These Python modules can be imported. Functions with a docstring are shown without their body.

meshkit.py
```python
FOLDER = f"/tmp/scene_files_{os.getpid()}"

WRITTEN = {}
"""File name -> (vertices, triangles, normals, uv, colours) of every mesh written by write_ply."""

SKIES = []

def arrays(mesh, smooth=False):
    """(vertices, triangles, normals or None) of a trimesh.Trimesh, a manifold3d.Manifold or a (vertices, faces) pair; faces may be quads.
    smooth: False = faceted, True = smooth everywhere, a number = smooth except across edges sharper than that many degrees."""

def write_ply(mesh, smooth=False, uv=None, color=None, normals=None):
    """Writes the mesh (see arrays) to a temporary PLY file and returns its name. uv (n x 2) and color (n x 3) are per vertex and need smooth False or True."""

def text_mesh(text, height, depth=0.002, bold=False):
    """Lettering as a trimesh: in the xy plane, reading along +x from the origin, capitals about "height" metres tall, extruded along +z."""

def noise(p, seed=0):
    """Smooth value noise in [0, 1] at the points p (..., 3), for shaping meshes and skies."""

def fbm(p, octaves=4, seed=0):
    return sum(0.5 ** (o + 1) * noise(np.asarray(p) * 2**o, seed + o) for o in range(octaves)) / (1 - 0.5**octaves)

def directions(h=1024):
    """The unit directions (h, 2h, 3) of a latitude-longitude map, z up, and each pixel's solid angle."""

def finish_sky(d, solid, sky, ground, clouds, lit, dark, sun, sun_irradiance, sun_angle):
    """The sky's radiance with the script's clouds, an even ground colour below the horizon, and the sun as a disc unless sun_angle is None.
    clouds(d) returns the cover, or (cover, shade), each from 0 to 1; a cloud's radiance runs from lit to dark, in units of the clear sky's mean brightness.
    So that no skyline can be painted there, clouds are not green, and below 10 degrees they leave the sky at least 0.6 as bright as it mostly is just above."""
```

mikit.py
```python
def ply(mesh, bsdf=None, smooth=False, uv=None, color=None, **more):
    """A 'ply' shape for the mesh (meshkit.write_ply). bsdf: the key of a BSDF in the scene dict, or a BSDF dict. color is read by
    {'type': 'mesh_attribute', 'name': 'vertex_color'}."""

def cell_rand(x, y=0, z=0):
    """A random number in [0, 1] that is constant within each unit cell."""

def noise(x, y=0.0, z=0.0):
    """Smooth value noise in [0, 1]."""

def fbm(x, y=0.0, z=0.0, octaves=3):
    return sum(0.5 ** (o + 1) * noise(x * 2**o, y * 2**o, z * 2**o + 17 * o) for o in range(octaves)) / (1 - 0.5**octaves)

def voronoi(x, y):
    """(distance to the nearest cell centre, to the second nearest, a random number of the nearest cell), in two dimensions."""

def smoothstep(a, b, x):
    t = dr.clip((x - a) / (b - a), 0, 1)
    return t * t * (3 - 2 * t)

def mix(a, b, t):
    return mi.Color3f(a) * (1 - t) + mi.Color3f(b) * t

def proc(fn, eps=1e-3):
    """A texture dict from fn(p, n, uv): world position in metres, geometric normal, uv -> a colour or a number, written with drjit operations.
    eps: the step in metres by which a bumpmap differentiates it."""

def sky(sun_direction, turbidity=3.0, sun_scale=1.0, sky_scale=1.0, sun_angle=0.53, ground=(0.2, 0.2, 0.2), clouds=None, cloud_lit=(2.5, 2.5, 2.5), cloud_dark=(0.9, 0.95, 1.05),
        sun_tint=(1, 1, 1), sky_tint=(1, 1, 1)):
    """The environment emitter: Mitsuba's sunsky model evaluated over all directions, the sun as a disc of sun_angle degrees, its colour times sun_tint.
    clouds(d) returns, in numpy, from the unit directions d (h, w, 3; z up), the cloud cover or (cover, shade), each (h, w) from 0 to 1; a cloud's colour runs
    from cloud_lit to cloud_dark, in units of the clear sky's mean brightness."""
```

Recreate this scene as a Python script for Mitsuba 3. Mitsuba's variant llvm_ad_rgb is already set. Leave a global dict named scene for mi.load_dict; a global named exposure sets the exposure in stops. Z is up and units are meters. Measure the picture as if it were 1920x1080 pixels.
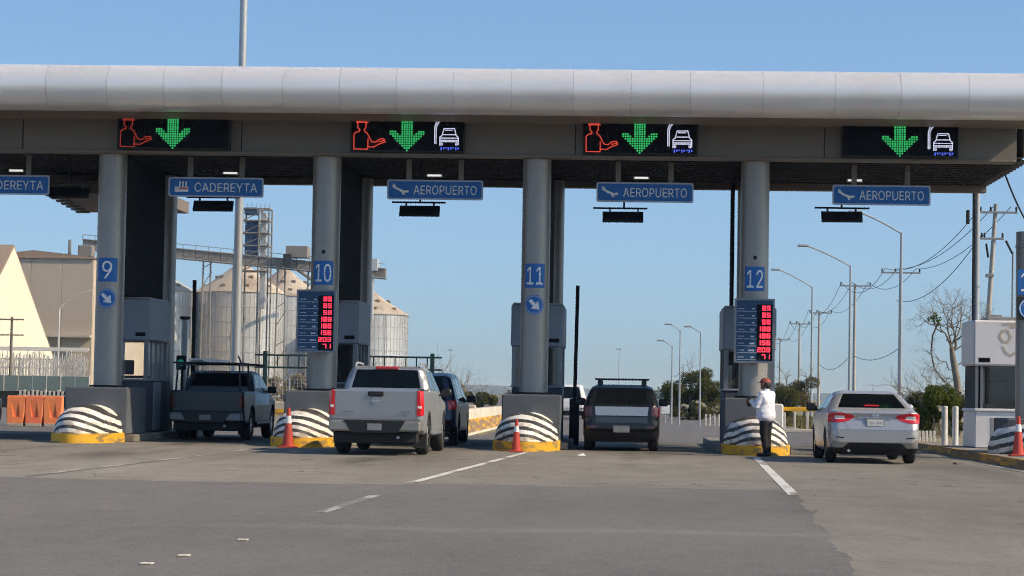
import math, random
import numpy as np, trimesh, drjit as dr, mitsuba as mi, mikit, meshkit
import manifold3d as m3
import shapely
from shapely.geometry import Polygon, LineString
from mikit import proc, noise, fbm, smoothstep, mix

rng = np.random.default_rng(7)
random.seed(7)
scene, labels = {}, {}
TF = mi.ScalarTransform4f
PI = math.pi

# ------------------------------------------------------------------ camera, light, exposure
CAM_H, FOCAL = 1.25, 4100.0          # metres, pixels of a 1920 px wide frame
YAW, PITCH, ROLL = math.atan2(220, FOCAL), math.atan2(198, FOCAL), 0.017
fwd = np.array([-math.sin(YAW) * math.cos(PITCH), math.cos(YAW) * math.cos(PITCH), math.sin(PITCH)])
rgt0 = np.array([math.cos(YAW), math.sin(YAW), 0.0])
up = np.cross(rgt0, fwd) * math.cos(ROLL) - rgt0 * math.sin(ROLL)
scene['camera'] = {'type': 'perspective', 'fov_axis': 'x', 'fov': math.degrees(2 * math.atan(960 / FOCAL)), 'near_clip': 0.5, 'far_clip': 9000.0,
                   'to_world': TF().look_at(origin=[0, 0, CAM_H], target=[float(fwd[0]), float(fwd[1]), CAM_H + float(fwd[2])], up=[float(v) for v in up])}
SUN = (1.2, -0.36, 0.94)
scene['sky'] = mikit.sky(SUN, turbidity=4.2, sun_scale=1.08, sky_scale=1.16, ground=(0.2, 0.18, 0.15), sky_tint=(0.86, 1.05, 1.24))
exposure = 1.6
HAZE = (0.00006, 0.00010, 0.00016)    # per metre

# ------------------------------------------------------------------ materials
def mat(name, d, two=True):
    scene[name] = {'type': 'twosided', 'b': d} if two else d
    return name


def rgb(*c):
    return {'type': 'rgb', 'value': list(c) if len(c) > 1 else [c[0]] * 3}


def pr(name, c, rough=0.6, metal=0.0, spec=0.5, coat=0.0, **k):
    col = proc(c) if callable(c) else rgb(*c) if isinstance(c, (tuple, list)) else rgb(c)
    d = {'type': 'principled', 'base_color': col, 'roughness': proc(rough) if callable(rough) else rough, 'metallic': metal, 'specular': spec, 'clearcoat': coat, 'clearcoat_gloss': 0.9, **k}
    return mat(name, d)


def dirty(c, amount=0.25, scale=1.5, tint=(0.16, 0.13, 0.1)):
    def f(p, n, uv):
        a = fbm(p.x * scale, p.y * scale, p.z * scale * 0.6, 4)
        b = noise(p.x * scale * 11, p.y * scale * 11, p.z * scale * 11)
        t = dr.clip(smoothstep(0.42, 0.8, a) * 0.8 + (b - 0.5) * 0.3, 0, 1) * amount
        return mix(c, tint, t)
    return f


def grain(c, amount=0.2, scale=30.0):
    def f(p, n, uv):
        a = fbm(p.x * scale, p.y * scale, p.z * scale, 3)
        return mi.Color3f(c) * (1 - amount + 2 * amount * a)
    return f


def apron_col(p, n, uv):
    a = fbm(p.x * 0.25, p.y * 0.12, 0, 4)
    b = fbm(p.x * 3.0, p.y * 1.2, 5, 4)
    g = noise(p.x * 40, p.y * 14, 3)
    track = noise(p.x * 1.1 + 4, p.y * 0.02, 9)
    v = 0.80 + 0.28 * a + 0.22 * (b - 0.5) + 0.16 * (g - 0.5)
    v = v * (1 - 0.22 * smoothstep(0.52, 0.85, track))
    crack = dr.abs(fbm(p.x * 0.33 + 2, p.y * 0.33, 21, 4) - 0.5)
    v = v * (1 - 0.42 * smoothstep(0.007, 0.0, crack))
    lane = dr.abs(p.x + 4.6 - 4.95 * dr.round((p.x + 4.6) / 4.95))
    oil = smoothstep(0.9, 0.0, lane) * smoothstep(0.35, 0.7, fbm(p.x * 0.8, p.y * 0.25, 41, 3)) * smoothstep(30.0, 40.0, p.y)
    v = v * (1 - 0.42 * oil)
    canopy_shade = smoothstep(1.75, 0.9, lane + 0.5 * (noise(p.x * 1.5, p.y * 0.6, 8) - 0.5)) * smoothstep(45.5, 50.5, p.y + 2.0 * (noise(p.x * 0.8, p.y * 0.5, 12) - 0.5))  # canopy shade painted into the concrete: lanes darken from the island noses on
    v = v * (1 - 0.45 * canopy_shade)
    spot = smoothstep(0.74, 0.83, noise(p.x * 0.9, p.y * 0.7, 33))
    v = v * (1 - 0.08 * spot)
    return mix((0.168, 0.152, 0.128), (0.205, 0.19, 0.166), a) * v


def asphalt_col(p, n, uv):
    a = fbm(p.x * 0.3, p.y * 0.2, 1, 4)
    b = fbm(p.x * 5, p.y * 2.2, 6, 3)
    g = noise(p.x * 60, p.y * 25, 3)
    v = 0.84 + 0.26 * (a - 0.3) + 0.16 * (b - 0.5) + 0.22 * (g - 0.5)
    track = noise(p.x * 0.9 + 14, p.y * 0.015, 9)
    v = v * (1 - 0.14 * smoothstep(0.5, 0.85, track))
    j = dr.abs(p.y - 20.2 - 0.06 * p.x - 0.5 * (noise(p.x * 0.7, 0, 4) - 0.5))
    v = v * (1 + 0.16 * smoothstep(0.5, 0.05, j) * smoothstep(-6.0, -2.0, p.x))
    return mi.Color3f(0.147, 0.139, 0.128) * v


def bumped(name, d, fn, scale, eps=2e-3):
    scene[name] = {'type': 'twosided', 'b': {'type': 'bumpmap', 'arbitrary': proc(fn, eps), 'scale': scale, 'bsdf': d}}
    return name


ROUGH = lambda p, n, uv: noise(p.x * 55, p.y * 40, p.z * 55) * 0.6 + noise(p.x * 130, p.y * 90, 2) * 0.4
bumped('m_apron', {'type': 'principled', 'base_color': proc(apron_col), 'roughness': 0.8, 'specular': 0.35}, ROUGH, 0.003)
bumped('m_asphalt', {'type': 'principled', 'base_color': proc(asphalt_col), 'roughness': 0.75, 'specular': 0.4}, ROUGH, 0.004)
pr('m_far_road', grain((0.105, 0.102, 0.1), 0.15, 2.0), 0.8)


def soil(p, n, uv):
    a = fbm(p.x * 0.05, p.y * 0.05, 0, 4)
    b = fbm(p.x * 0.6, p.y * 0.4, 4, 3)
    return mix(mix((0.16, 0.135, 0.085), (0.1, 0.105, 0.05), smoothstep(0.4, 0.65, a)), (0.22, 0.19, 0.13), smoothstep(0.5, 0.8, b) * 0.6)


pr('m_soil', soil, 0.9)
pr('m_hill', (0.1, 0.11, 0.1), 0.95)


def worn_line(p, n, uv):
    a = fbm(p.x * 5, p.y * 0.9, 2, 4)
    return mix((0.17, 0.16, 0.145), (0.5, 0.49, 0.46), smoothstep(0.2, 0.55, a))


def faded_line(p, n, uv):
    a = fbm(p.x * 5, p.y * 0.8, 8, 4)
    return mix((0.17, 0.16, 0.145), (0.33, 0.32, 0.3), smoothstep(0.42, 0.68, a))


pr('m_line', worn_line, 0.7)
pr('m_line_faded', faded_line, 0.75)
pr('m_fascia', dirty((0.92, 0.90, 0.875), 0.2, 0.9, (0.5, 0.43, 0.35)), 0.36, 0.42)
pr('m_fascia_b', dirty((0.89, 0.875, 0.855), 0.24, 0.8, (0.5, 0.43, 0.35)), 0.38, 0.42)
pr('m_fascia_c', dirty((0.94, 0.915, 0.885), 0.17, 1.1, (0.5, 0.43, 0.35)), 0.33, 0.42)
pr('m_dark', 0.02, 0.7)
pr('m_beam', dirty((0.18, 0.163, 0.14), 0.3, 0.9, (0.1, 0.085, 0.07)), 0.5)
pr('m_soffit', grain((0.025, 0.023, 0.021), 0.2, 4), 0.7)
pr('m_rear_beam', dirty((0.2, 0.165, 0.135), 0.3, 1.2), 0.6)
pr('m_column', dirty((0.33, 0.315, 0.295), 0.35, 0.8, (0.18, 0.145, 0.115)), 0.4, 0.35)
pr('m_partition', grain((0.02, 0.02, 0.019), 0.2, 3), 0.9, 0.0, 0.08)
pr('m_plinth', dirty((0.105, 0.117, 0.135), 0.4, 1.6, (0.07, 0.065, 0.06)), 0.85, 0.0, 0.25)
pr('m_booth', dirty((0.22, 0.255, 0.31), 0.15, 1.0, (0.14, 0.13, 0.12)), 0.5, 0.0, 0.3)
pr('m_booth_white', dirty((0.72, 0.71, 0.73), 0.15, 1.0, (0.4, 0.36, 0.3)), 0.4)
pr('m_booth_low', dirty((0.06, 0.065, 0.09), 0.2, 1.0), 0.7, 0.0, 0.25)
pr('m_frame', (0.22, 0.23, 0.25), 0.4, 0.5)
mat('m_pane', {'type': 'thindielectric', 'int_ior': 1.5}, two=False)


def stripes(p, n, uv):
    w = uv.y + 0.07 * (noise(p.x * 2.2, p.y * 2.2, p.z * 2.2) - 0.5) + 0.02 * (noise(p.x * 9, p.y * 9, p.z * 9) - 0.5)
    f = w * 4.2 + 0.2
    f = f - dr.floor(f)
    black = smoothstep(0.0, 0.04, f) * smoothstep(0.49, 0.44, f)
    d = fbm(p.x * 5, p.y * 5, p.z * 7, 4)
    white = mix((0.80, 0.78, 0.73), (0.40, 0.35, 0.29), dr.clip(smoothstep(0.46, 0.72, d) * 0.7 + smoothstep(0.45, 0.1, uv.y) * smoothstep(0.3, 0.6, d) * 0.6, 0, 1))
    blk = mix((0.045, 0.045, 0.045), (0.2, 0.18, 0.16), smoothstep(0.55, 0.8, d) * 0.8)
    return white * (1 - black) + blk * black


pr('m_stripes', stripes, 0.6)


def yellow(p, n, uv):
    d = fbm(p.x * 3.2, p.y * 3.2, p.z * 9, 4)
    t = smoothstep(0.52, 0.66, d)
    return mix((0.72, 0.40, 0.025), (0.19, 0.15, 0.1), t * 0.75)


def yellow_old(p, n, uv):
    d = fbm(p.x * 3.2, p.y * 1.2, p.z * 9, 4)
    t = smoothstep(0.34, 0.56, d)
    return mix((0.5, 0.27, 0.03), (0.17, 0.12, 0.08), t * 0.9)


pr('m_yellow', yellow, 0.6)
pr('m_yellow_old', yellow_old, 0.75)
pr('m_yellow_clean', (0.8, 0.43, 0.02), 0.4)
pr('m_island', dirty((0.2, 0.19, 0.175), 0.5, 1.0, (0.1, 0.08, 0.06)), 0.85)
pr('m_blue', dirty((0.008, 0.125, 0.42), 0.1, 3, (0.1, 0.12, 0.2)), 0.45)
pr('m_navy', (0.012, 0.055, 0.13), 0.5)
pr('m_white', (0.78, 0.78, 0.78), 0.5)
pr('m_white_dim', (0.42, 0.46, 0.55), 0.6)
pr('m_grey', (0.25, 0.26, 0.27), 0.5)
pr('m_screen', (0.006, 0.006, 0.009), 0.5, 0.0, 0.12)
pr('m_redpaint', (0.55, 0.05, 0.04), 0.5)
pr('m_black', (0.012, 0.012, 0.013), 0.45)
pr('m_blackmatte', (0.02, 0.02, 0.02), 0.85)
pr('m_steel', dirty((0.5, 0.51, 0.52), 0.2, 1.0, (0.3, 0.25, 0.2)), 0.4, 0.5)
pr('m_concpole', dirty((0.46, 0.43, 0.38), 0.4, 0.6, (0.25, 0.22, 0.18)), 0.85)
pr('m_wire', (0.03, 0.03, 0.035), 0.6)
pr('m_rubber', grain((0.022, 0.021, 0.02), 0.3, 20), 0.9)
pr('m_rim', (0.45, 0.45, 0.46), 0.35, 0.8)
pr('m_glass', (0.004, 0.006, 0.007), 0.04, 0.0, 0.22)
pr('m_tail', (0.62, 0.012, 0.02), 0.12, 0.0, 0.6, 1.0)
pr('m_tail_dark', (0.07, 0.004, 0.006), 0.12, 0.0, 0.6, 1.0)
pr('m_lens', (0.75, 0.72, 0.7), 0.12, 0.0, 0.6, 1.0)
pr('m_chrome', (0.75, 0.75, 0.76), 0.15, 1.0)
pr('m_silver', dirty((0.38, 0.395, 0.415), 0.18, 1.3, (0.3, 0.26, 0.21)), 0.32, 0.55, 0.5, 0.8)
pr('m_silver_car', dirty((0.46, 0.46, 0.465), 0.1, 1.3, (0.35, 0.3, 0.25)), 0.3, 0.5, 0.5, 0.9)
pr('m_bumper', dirty((0.36, 0.35, 0.32), 0.5, 2.5, (0.16, 0.14, 0.11)), 0.35, 0.6)
pr('m_paint_blue', (0.012, 0.022, 0.05), 0.25, 0.3, 0.5, 0.9)
pr('m_paint_dark', (0.009, 0.01, 0.012), 0.25, 0.2, 0.35, 0.6)
pr('m_paint_teal', dirty((0.03, 0.048, 0.058), 0.4, 2.0, (0.05, 0.047, 0.045)), 0.4, 0.2, 0.5, 0.5)
pr('m_paint_sky', dirty((0.30, 0.52, 0.68), 0.25, 2.0, (0.12, 0.12, 0.12)), 0.4, 0.2, 0.5, 0.5)
pr('m_paint_white', (0.7, 0.7, 0.69), 0.35, 0.0, 0.5, 0.7)
pr('m_plate', (0.6, 0.6, 0.58), 0.5)
pr('m_plate_dark', (0.2, 0.21, 0.22), 0.5)
pr('m_cone', dirty((0.56, 0.05, 0.03), 0.3, 4), 0.55)
pr('m_orange', dirty((0.90, 0.25, 0.09), 0.3, 2.5, (0.8, 0.4, 0.12)), 0.5)
pr('m_orange_b', dirty((0.86, 0.2, 0.09), 0.3, 2.5, (0.8, 0.42, 0.12)), 0.5)
pr('m_concrete', dirty((0.48, 0.44, 0.37), 0.35, 0.8, (0.2, 0.17, 0.13)), 0.85)
pr('m_cream', dirty((0.74, 0.67, 0.54), 0.15, 0.12, (0.5, 0.42, 0.3)), 0.8)
pr('m_brownroof', dirty((0.30, 0.22, 0.16), 0.3, 0.2), 0.8)
pr('m_tan', dirty((0.47, 0.40, 0.31), 0.3, 0.08, (0.36, 0.29, 0.22)), 0.85)
pr('m_rackpaint', dirty((0.66, 0.62, 0.55), 0.5, 0.8, (0.3, 0.24, 0.17)), 0.7)
pr('m_greenpanel', dirty((0.16, 0.21, 0.19), 0.3, 0.7), 0.7)
pr('m_greensteel', (0.012, 0.035, 0.03), 0.5)


def galv(p, n, uv):
    a = fbm(p.x * 0.35, p.y * 0.35, p.z * 0.15, 4)
    return mix((0.60, 0.61, 0.61), (0.46, 0.45, 0.43), smoothstep(0.4, 0.7, a) * 0.7)


pr('m_galv', galv, 0.42, 0.45)
pr('m_galv_rib', (0.45, 0.46, 0.46), 0.5, 0.3)


def dust_roof(p, n, uv):
    a = fbm(p.x * 0.4, p.y * 0.4, p.z * 0.3, 4)
    return mix((0.46, 0.40, 0.32), (0.35, 0.28, 0.22), smoothstep(0.35, 0.7, a))


pr('m_dustroof', dust_roof, 0.85)
pr('m_gantry', dirty((0.21, 0.20, 0.185), 0.4, 0.3, (0.2, 0.16, 0.12)), 0.7)
pr('m_towerblue', (0.035, 0.07, 0.13), 0.6)
pr('m_bark', grain((0.2, 0.17, 0.13), 0.35, 6), 0.9)
pr('m_bark_pale', grain((0.25, 0.21, 0.165), 0.35, 6), 0.9)


def leafmat(name, a, b, s=1.2):
    def f(p, n, uv):
        return mix(a, b, noise(p.x * s, p.y * s, p.z * s) * 0.6 + 0.4 * noise(p.x * 9, p.y * 9, p.z * 9))
    scene[name] = {'type': 'principledthin', 'base_color': proc(f), 'roughness': 0.6, 'diff_trans': 0.7}


leafmat('m_leaf', (0.075, 0.085, 0.028), (0.17, 0.165, 0.06))
leafmat('m_leaf_dry', (0.09, 0.09, 0.035), (0.2, 0.16, 0.075))
leafmat('m_leaf_bright', (0.05, 0.08, 0.016), (0.17, 0.19, 0.03))
leafmat('m_scrub', (0.3, 0.25, 0.18), (0.5, 0.43, 0.33))
leafmat('m_grass', (0.2, 0.17, 0.08), (0.13, 0.13, 0.05))
pr('m_skin', (0.20, 0.105, 0.07), 0.55)
pr('m_shirt', (0.76, 0.76, 0.82), 0.85)
pr('m_trousers', (0.014, 0.014, 0.017), 0.85)
pr('m_cap', (0.26, 0.07, 0.05), 0.8)
pr('m_hair', (0.012, 0.01, 0.009), 0.6)
pr('m_shoe', (0.015, 0.013, 0.012), 0.4)

# ------------------------------------------------------------------ helpers
def tm(m):
    if hasattr(m, 'to_mesh'):
        g = m.to_mesh()
        return trimesh.Trimesh(np.array(g.vert_properties[:, :3]), np.array(g.tri_verts), process=False)
    return m


def cat(*ms):
    out = []
    for m in ms:
        out += [tm(x) for x in m] if isinstance(m, (list, tuple)) else [tm(m)]
    return trimesh.util.concatenate(out) if len(out) > 1 else out[0]


def man(m):
    return m3.Manifold(m3.Mesh(np.asarray(m.vertices, np.float32), np.asarray(m.faces, np.uint32)))


def box(x0, x1, y0, y1, z0, z1, c=0.0):
    if c <= 0:
        b = trimesh.creation.box((x1 - x0, y1 - y0, z1 - z0))
        b.apply_translation(((x0 + x1) / 2, (y0 + y1) / 2, (z0 + z1) / 2))
        return b
    pts = []
    for x, sx in ((x0, 1), (x1, -1)):
        for y, sy in ((y0, 1), (y1, -1)):
            for z, sz in ((z0, 1), (z1, -1)):
                pts += [(x + sx * c, y + sy * c, z), (x + sx * c, y, z + sz * c), (x, y + sy * c, z + sz * c)]
    return tm(m3.Manifold.hull_points(np.array(pts)))


def frame_of(d):
    d = np.asarray(d, float) / np.linalg.norm(d)
    a = np.cross(d, [0, 0, 1.0] if abs(d[2]) < 0.9 else [1.0, 0, 0])
    a /= np.linalg.norm(a)
    return a, np.cross(d, a)


def tube(pts, r, n=8, caps=True):
    p = np.asarray(pts, float)
    t = np.gradient(p, axis=0)
    rr = np.broadcast_to(np.asarray(r, float), (len(p),))
    a, b = frame_of(t[0])
    rings = []
    for i in range(len(p)):
        d = t[i] / np.linalg.norm(t[i])
        a = a - d * (a @ d)
        a /= np.linalg.norm(a)
        b = np.cross(d, a)
        ang = np.arange(n) * 2 * PI / n
        rings.append(p[i] + rr[i] * (np.cos(ang)[:, None] * a + np.sin(ang)[:, None] * b))
    v = np.vstack(rings)
    f = []
    for i in range(len(p) - 1):
        for j in range(n):
            q = (i * n + j, i * n + (j + 1) % n, (i + 1) * n + (j + 1) % n, (i + 1) * n + j)
            f += [(q[0], q[1], q[2]), (q[0], q[2], q[3])]
    if caps:
        c0, c1 = len(v), len(v) + 1
        v = np.vstack([v, p[0], p[-1]])
        for j in range(n):
            f += [(c0, (j + 1) % n, j), (c1, (len(p) - 1) * n + j, (len(p) - 1) * n + (j + 1) % n)]
    return trimesh.Trimesh(v, f, process=False)


def rod(a, b, r, r1=None, n=8):
    return tube([a, b], [r, r if r1 is None else r1], n)


def lathe(prof, n=24, at=(0, 0, 0), axis='z', a0=0.0, a1=2 * PI):
    prof = np.asarray(prof, float)
    full = abs(a1 - a0 - 2 * PI) < 1e-6
    k = n if full else n + 1
    ang = a0 + np.arange(k) * (a1 - a0) / n
    v = np.stack([prof[:, 0][:, None] * np.cos(ang), prof[:, 0][:, None] * np.sin(ang), np.repeat(prof[:, 1][:, None], k, 1)], -1).reshape(-1, 3)
    f = []
    for i in range(len(prof) - 1):
        for j in range(n):
            j1 = (j + 1) % k
            q = (i * k + j, i * k + j1, (i + 1) * k + j1, (i + 1) * k + j)
            f += [(q[0], q[1], q[2]), (q[0], q[2], q[3])]
    if axis == 'x':
        v = v[:, [2, 0, 1]]
    if axis == 'y':
        v = v[:, [1, 2, 0]]
    return trimesh.Trimesh(v + np.asarray(at, float), f, process=False)


def prism_xz(poly, y0, y1):
    """A polygon in (x, z) drawn out from y0 to y1."""
    m = trimesh.creation.extrude_polygon(poly, y1 - y0, engine='earcut')
    v = np.array(m.vertices)
    return trimesh.Trimesh(np.stack([v[:, 0], y1 - v[:, 2], v[:, 1]], -1), m.faces, process=False)


def flat_front(quads, y):
    """Upright rectangles (x0, x1, z0, z1) at depth y that face the camera side (-y)."""
    v, f = [], []
    for x0, x1, z0, z1 in quads:
        k = len(v)
        v += [(x0, y, z0), (x1, y, z0), (x1, y, z1), (x0, y, z1)]
        f += [(k, k + 1, k + 2), (k, k + 2, k + 3)]
    return trimesh.Trimesh(v, f, process=False)


def text_front(text, height, width=None, bold=False, depth=0.004):
    """Upright lettering, front at y=0 facing -y, centred on x=0 z=0."""
    m = meshkit.text_mesh(text, height, depth, bold)
    v = np.array(m.vertices)
    v[:, 0] -= (v[:, 0].min() + v[:, 0].max()) / 2
    v[:, 1] -= (v[:, 1].min() + v[:, 1].max()) / 2
    if width:
        v[:, 0] *= width / (v[:, 0].max() - v[:, 0].min())
    return trimesh.Trimesh(np.stack([v[:, 0], depth - v[:, 2], v[:, 1]], -1), m.faces, process=False)


def moved(m, x=0, y=0, z=0, rz=0.0):
    m = tm(m).copy()
    if rz:
        m.apply_transform(trimesh.transformations.rotation_matrix(rz, [0, 0, 1]))
    m.apply_translation((x, y, z))
    return m


def numbered(k):
    if k not in scene and k not in labels and k not in used:
        used.add(k)
        return k
    i = 1
    while f'{k}_{i:03d}' in used or f'{k}_{i:03d}' in scene:
        i += 1
    used.add(f'{k}_{i:03d}')
    return f'{k}_{i:03d}'


used = set()


def shape(mesh, m, smooth=False, **more):
    return mikit.ply(tm(mesh), m, smooth, **more)


def thing(name, label, category, group=None):
    k = numbered(name)
    labels[k] = {'label': label, 'category': category}
    if group:
        labels[k]['group'] = group
    return k


def part(parent, name, mesh, m, smooth=False, label=None, kind=None, **more):
    k = numbered(parent + '__' + name)
    if not isinstance(mesh, dict) and len(tm(mesh).faces) == 0:
        print('EMPTY', k)
        return k
    scene[k] = mesh if isinstance(mesh, dict) else shape(mesh, m, smooth, **more)
    if label or kind:
        labels[k] = {a: b for a, b in (('label', label), ('kind', kind)) if b}
    return k


def placed(d, x, y, z, rz=0.0):
    return {**d, 'to_world': TF().translate([x, y, z]).rotate([0, 0, 1], math.degrees(rz))}


def one(name, mesh, m, label, category, smooth=False, group=None, kind=None):
    k = thing(name, label, category, group)
    scene[k] = shape(mesh, m, smooth)
    if kind:
        labels[k]['kind'] = kind
    return k


def setting(name, mesh, m, smooth=False, label=None):
    k = numbered(name)
    scene[k] = shape(mesh, m, smooth)
    labels[k] = {'kind': 'structure'}
    if label:
        labels[k]['label'] = label
    return k


def glow(c, s):
    return {'emitter': {'type': 'area', 'radiance': rgb(*[s * v for v in c])}}


def sheet(poly, z, step=None):
    m = trimesh.creation.triangulate_polygon(poly, engine='earcut')
    v = np.column_stack([m[0], np.full(len(m[0]), z)])
    t = trimesh.Trimesh(v, m[1], process=False)
    if t.face_normals[:, 2].mean() < 0:
        t.invert()
    return t


def rect(x0, x1, y0, y1):
    return Polygon([(x0, y0), (x1, y0), (x1, y1), (x0, y1)])

# ------------------------------------------------------------------ ground, roads, markings
setting('ground', sheet(rect(-3000, 3000, -60, 6000), 0.0), 'm_soil', label='flat dry ground of brown soil and grass reaching the horizon')
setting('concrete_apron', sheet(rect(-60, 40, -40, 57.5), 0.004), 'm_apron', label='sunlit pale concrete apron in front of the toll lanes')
edge = [(2.215 - (29 - y) * 0.042 + 0.035 * math.sin(y * 1.9) + 0.02 * math.sin(y * 4.7 + 1) + 0.012 * math.sin(y * 11), y) for y in np.arange(29, 10, -0.2)] + [(1.3, 8), (1.2, -40)]
top = [(-60, 29.0)] + [(x, 29.1 + 0.12 * math.sin(x * 1.3) + 0.10 * math.sin(x * 3.7 + 1) + (0.9 if x > -3 else 0) * 0.9 - (0.06 * (x + 3) if x > -3 else 0)) for x in np.arange(-20, 2.1, 0.5)]
setting('asphalt_road', sheet(Polygon(top + edge + [(-60, -40)]), 0.008), 'm_asphalt', label='dark asphalt patch across the foreground with a ragged right edge')
setting('far_road', sheet(Polygon([(-4.3, 57.5), (7.4, 57.5), (7.0, 78), (6.9, 900), (-4.0, 900)]), 0.006), 'm_far_road', label='asphalt carriageway running on behind the toll lanes')
setting('left_road', sheet(Polygon([(-60, 57.5), (-4.31, 57.5), (-4.31, 64), (-5.4, 78), (-5.2, 900), (-30, 900), (-60, 80)]), 0.006), 'm_far_road', label='carriageway of the opposite direction behind the left lanes')


def marking(pts, w, m, label, z=0.0125):
    p = np.array(pts, float)
    setting('lane_line', sheet(LineString(p).buffer(w / 2, cap_style=2), z), m, label=label)


marking([(-2.14, 46.3), (-2.95, 29.5)], 0.13, 'm_line', 'white lane line leading to the island of lane 11')
marking([(2.68, 45.6), (2.15, 28.3)], 0.15, 'm_line', 'white lane line leading to the island of lane 12')
marking([(-7.65, 47.4), (-8.2, 29.7)], 0.12, 'm_line_faded', 'faded lane line left of the silver pickup')
marking([(-2.99, 26.0), (-3.1, 22.2)], 0.13, 'm_line_faded', 'worn dash of lane line on the dark asphalt')
marking([(7.05, 43.6), (7.25, 34)], 0.12, 'm_line_faded', 'faded edge line beside the right kerb')
for i, (x, y) in enumerate([(-3.14, 17.9), (-3.26, 16.1), (-3.36, 15.3), (-9.4, 29.5), (-9.0, 28.8)]):
    one('road_stud', box(x - 0.045, x + 0.045, y - 0.05, y + 0.05, 0.008, 0.02, 0.005), 'm_concrete',
        'small white road stud on the asphalt in the foreground', 'road stud', group='white road studs in the foreground')
hx = np.linspace(-2600, 2600, 131)
hz = 6 + 14 * meshkit.fbm(np.stack([hx / 420, hx * 0, hx * 0], -1), 4, 3)
hv = np.vstack([np.column_stack([hx, np.full(131, 3000.0), np.zeros(131)]), np.column_stack([hx, np.full(131, 3060.0), hz]), np.column_stack([hx, np.full(131, 3300.0), np.zeros(131)])])
hf = [f for r in (0, 131) for i in range(130) for f in ((r + i, r + i + 1, r + i + 132), (r + i, r + i + 132, r + i + 131))]
setting('hills', trimesh.Trimesh(hv, hf, process=False), 'm_hill', True, 'low hazy rise on the horizon')

# ------------------------------------------------------------------ the canopy
COLX = {9: -12.0, 10: -7.0, 11: -2.15, 12: 2.84}
CX0, CX1 = -24.0, 8.95
canopy = thing('toll_canopy', 'long flat toll plaza canopy with a rounded silver metal fascia', 'canopy')
BY, BZ, BR = 47.38, 7.835, 0.475


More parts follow.
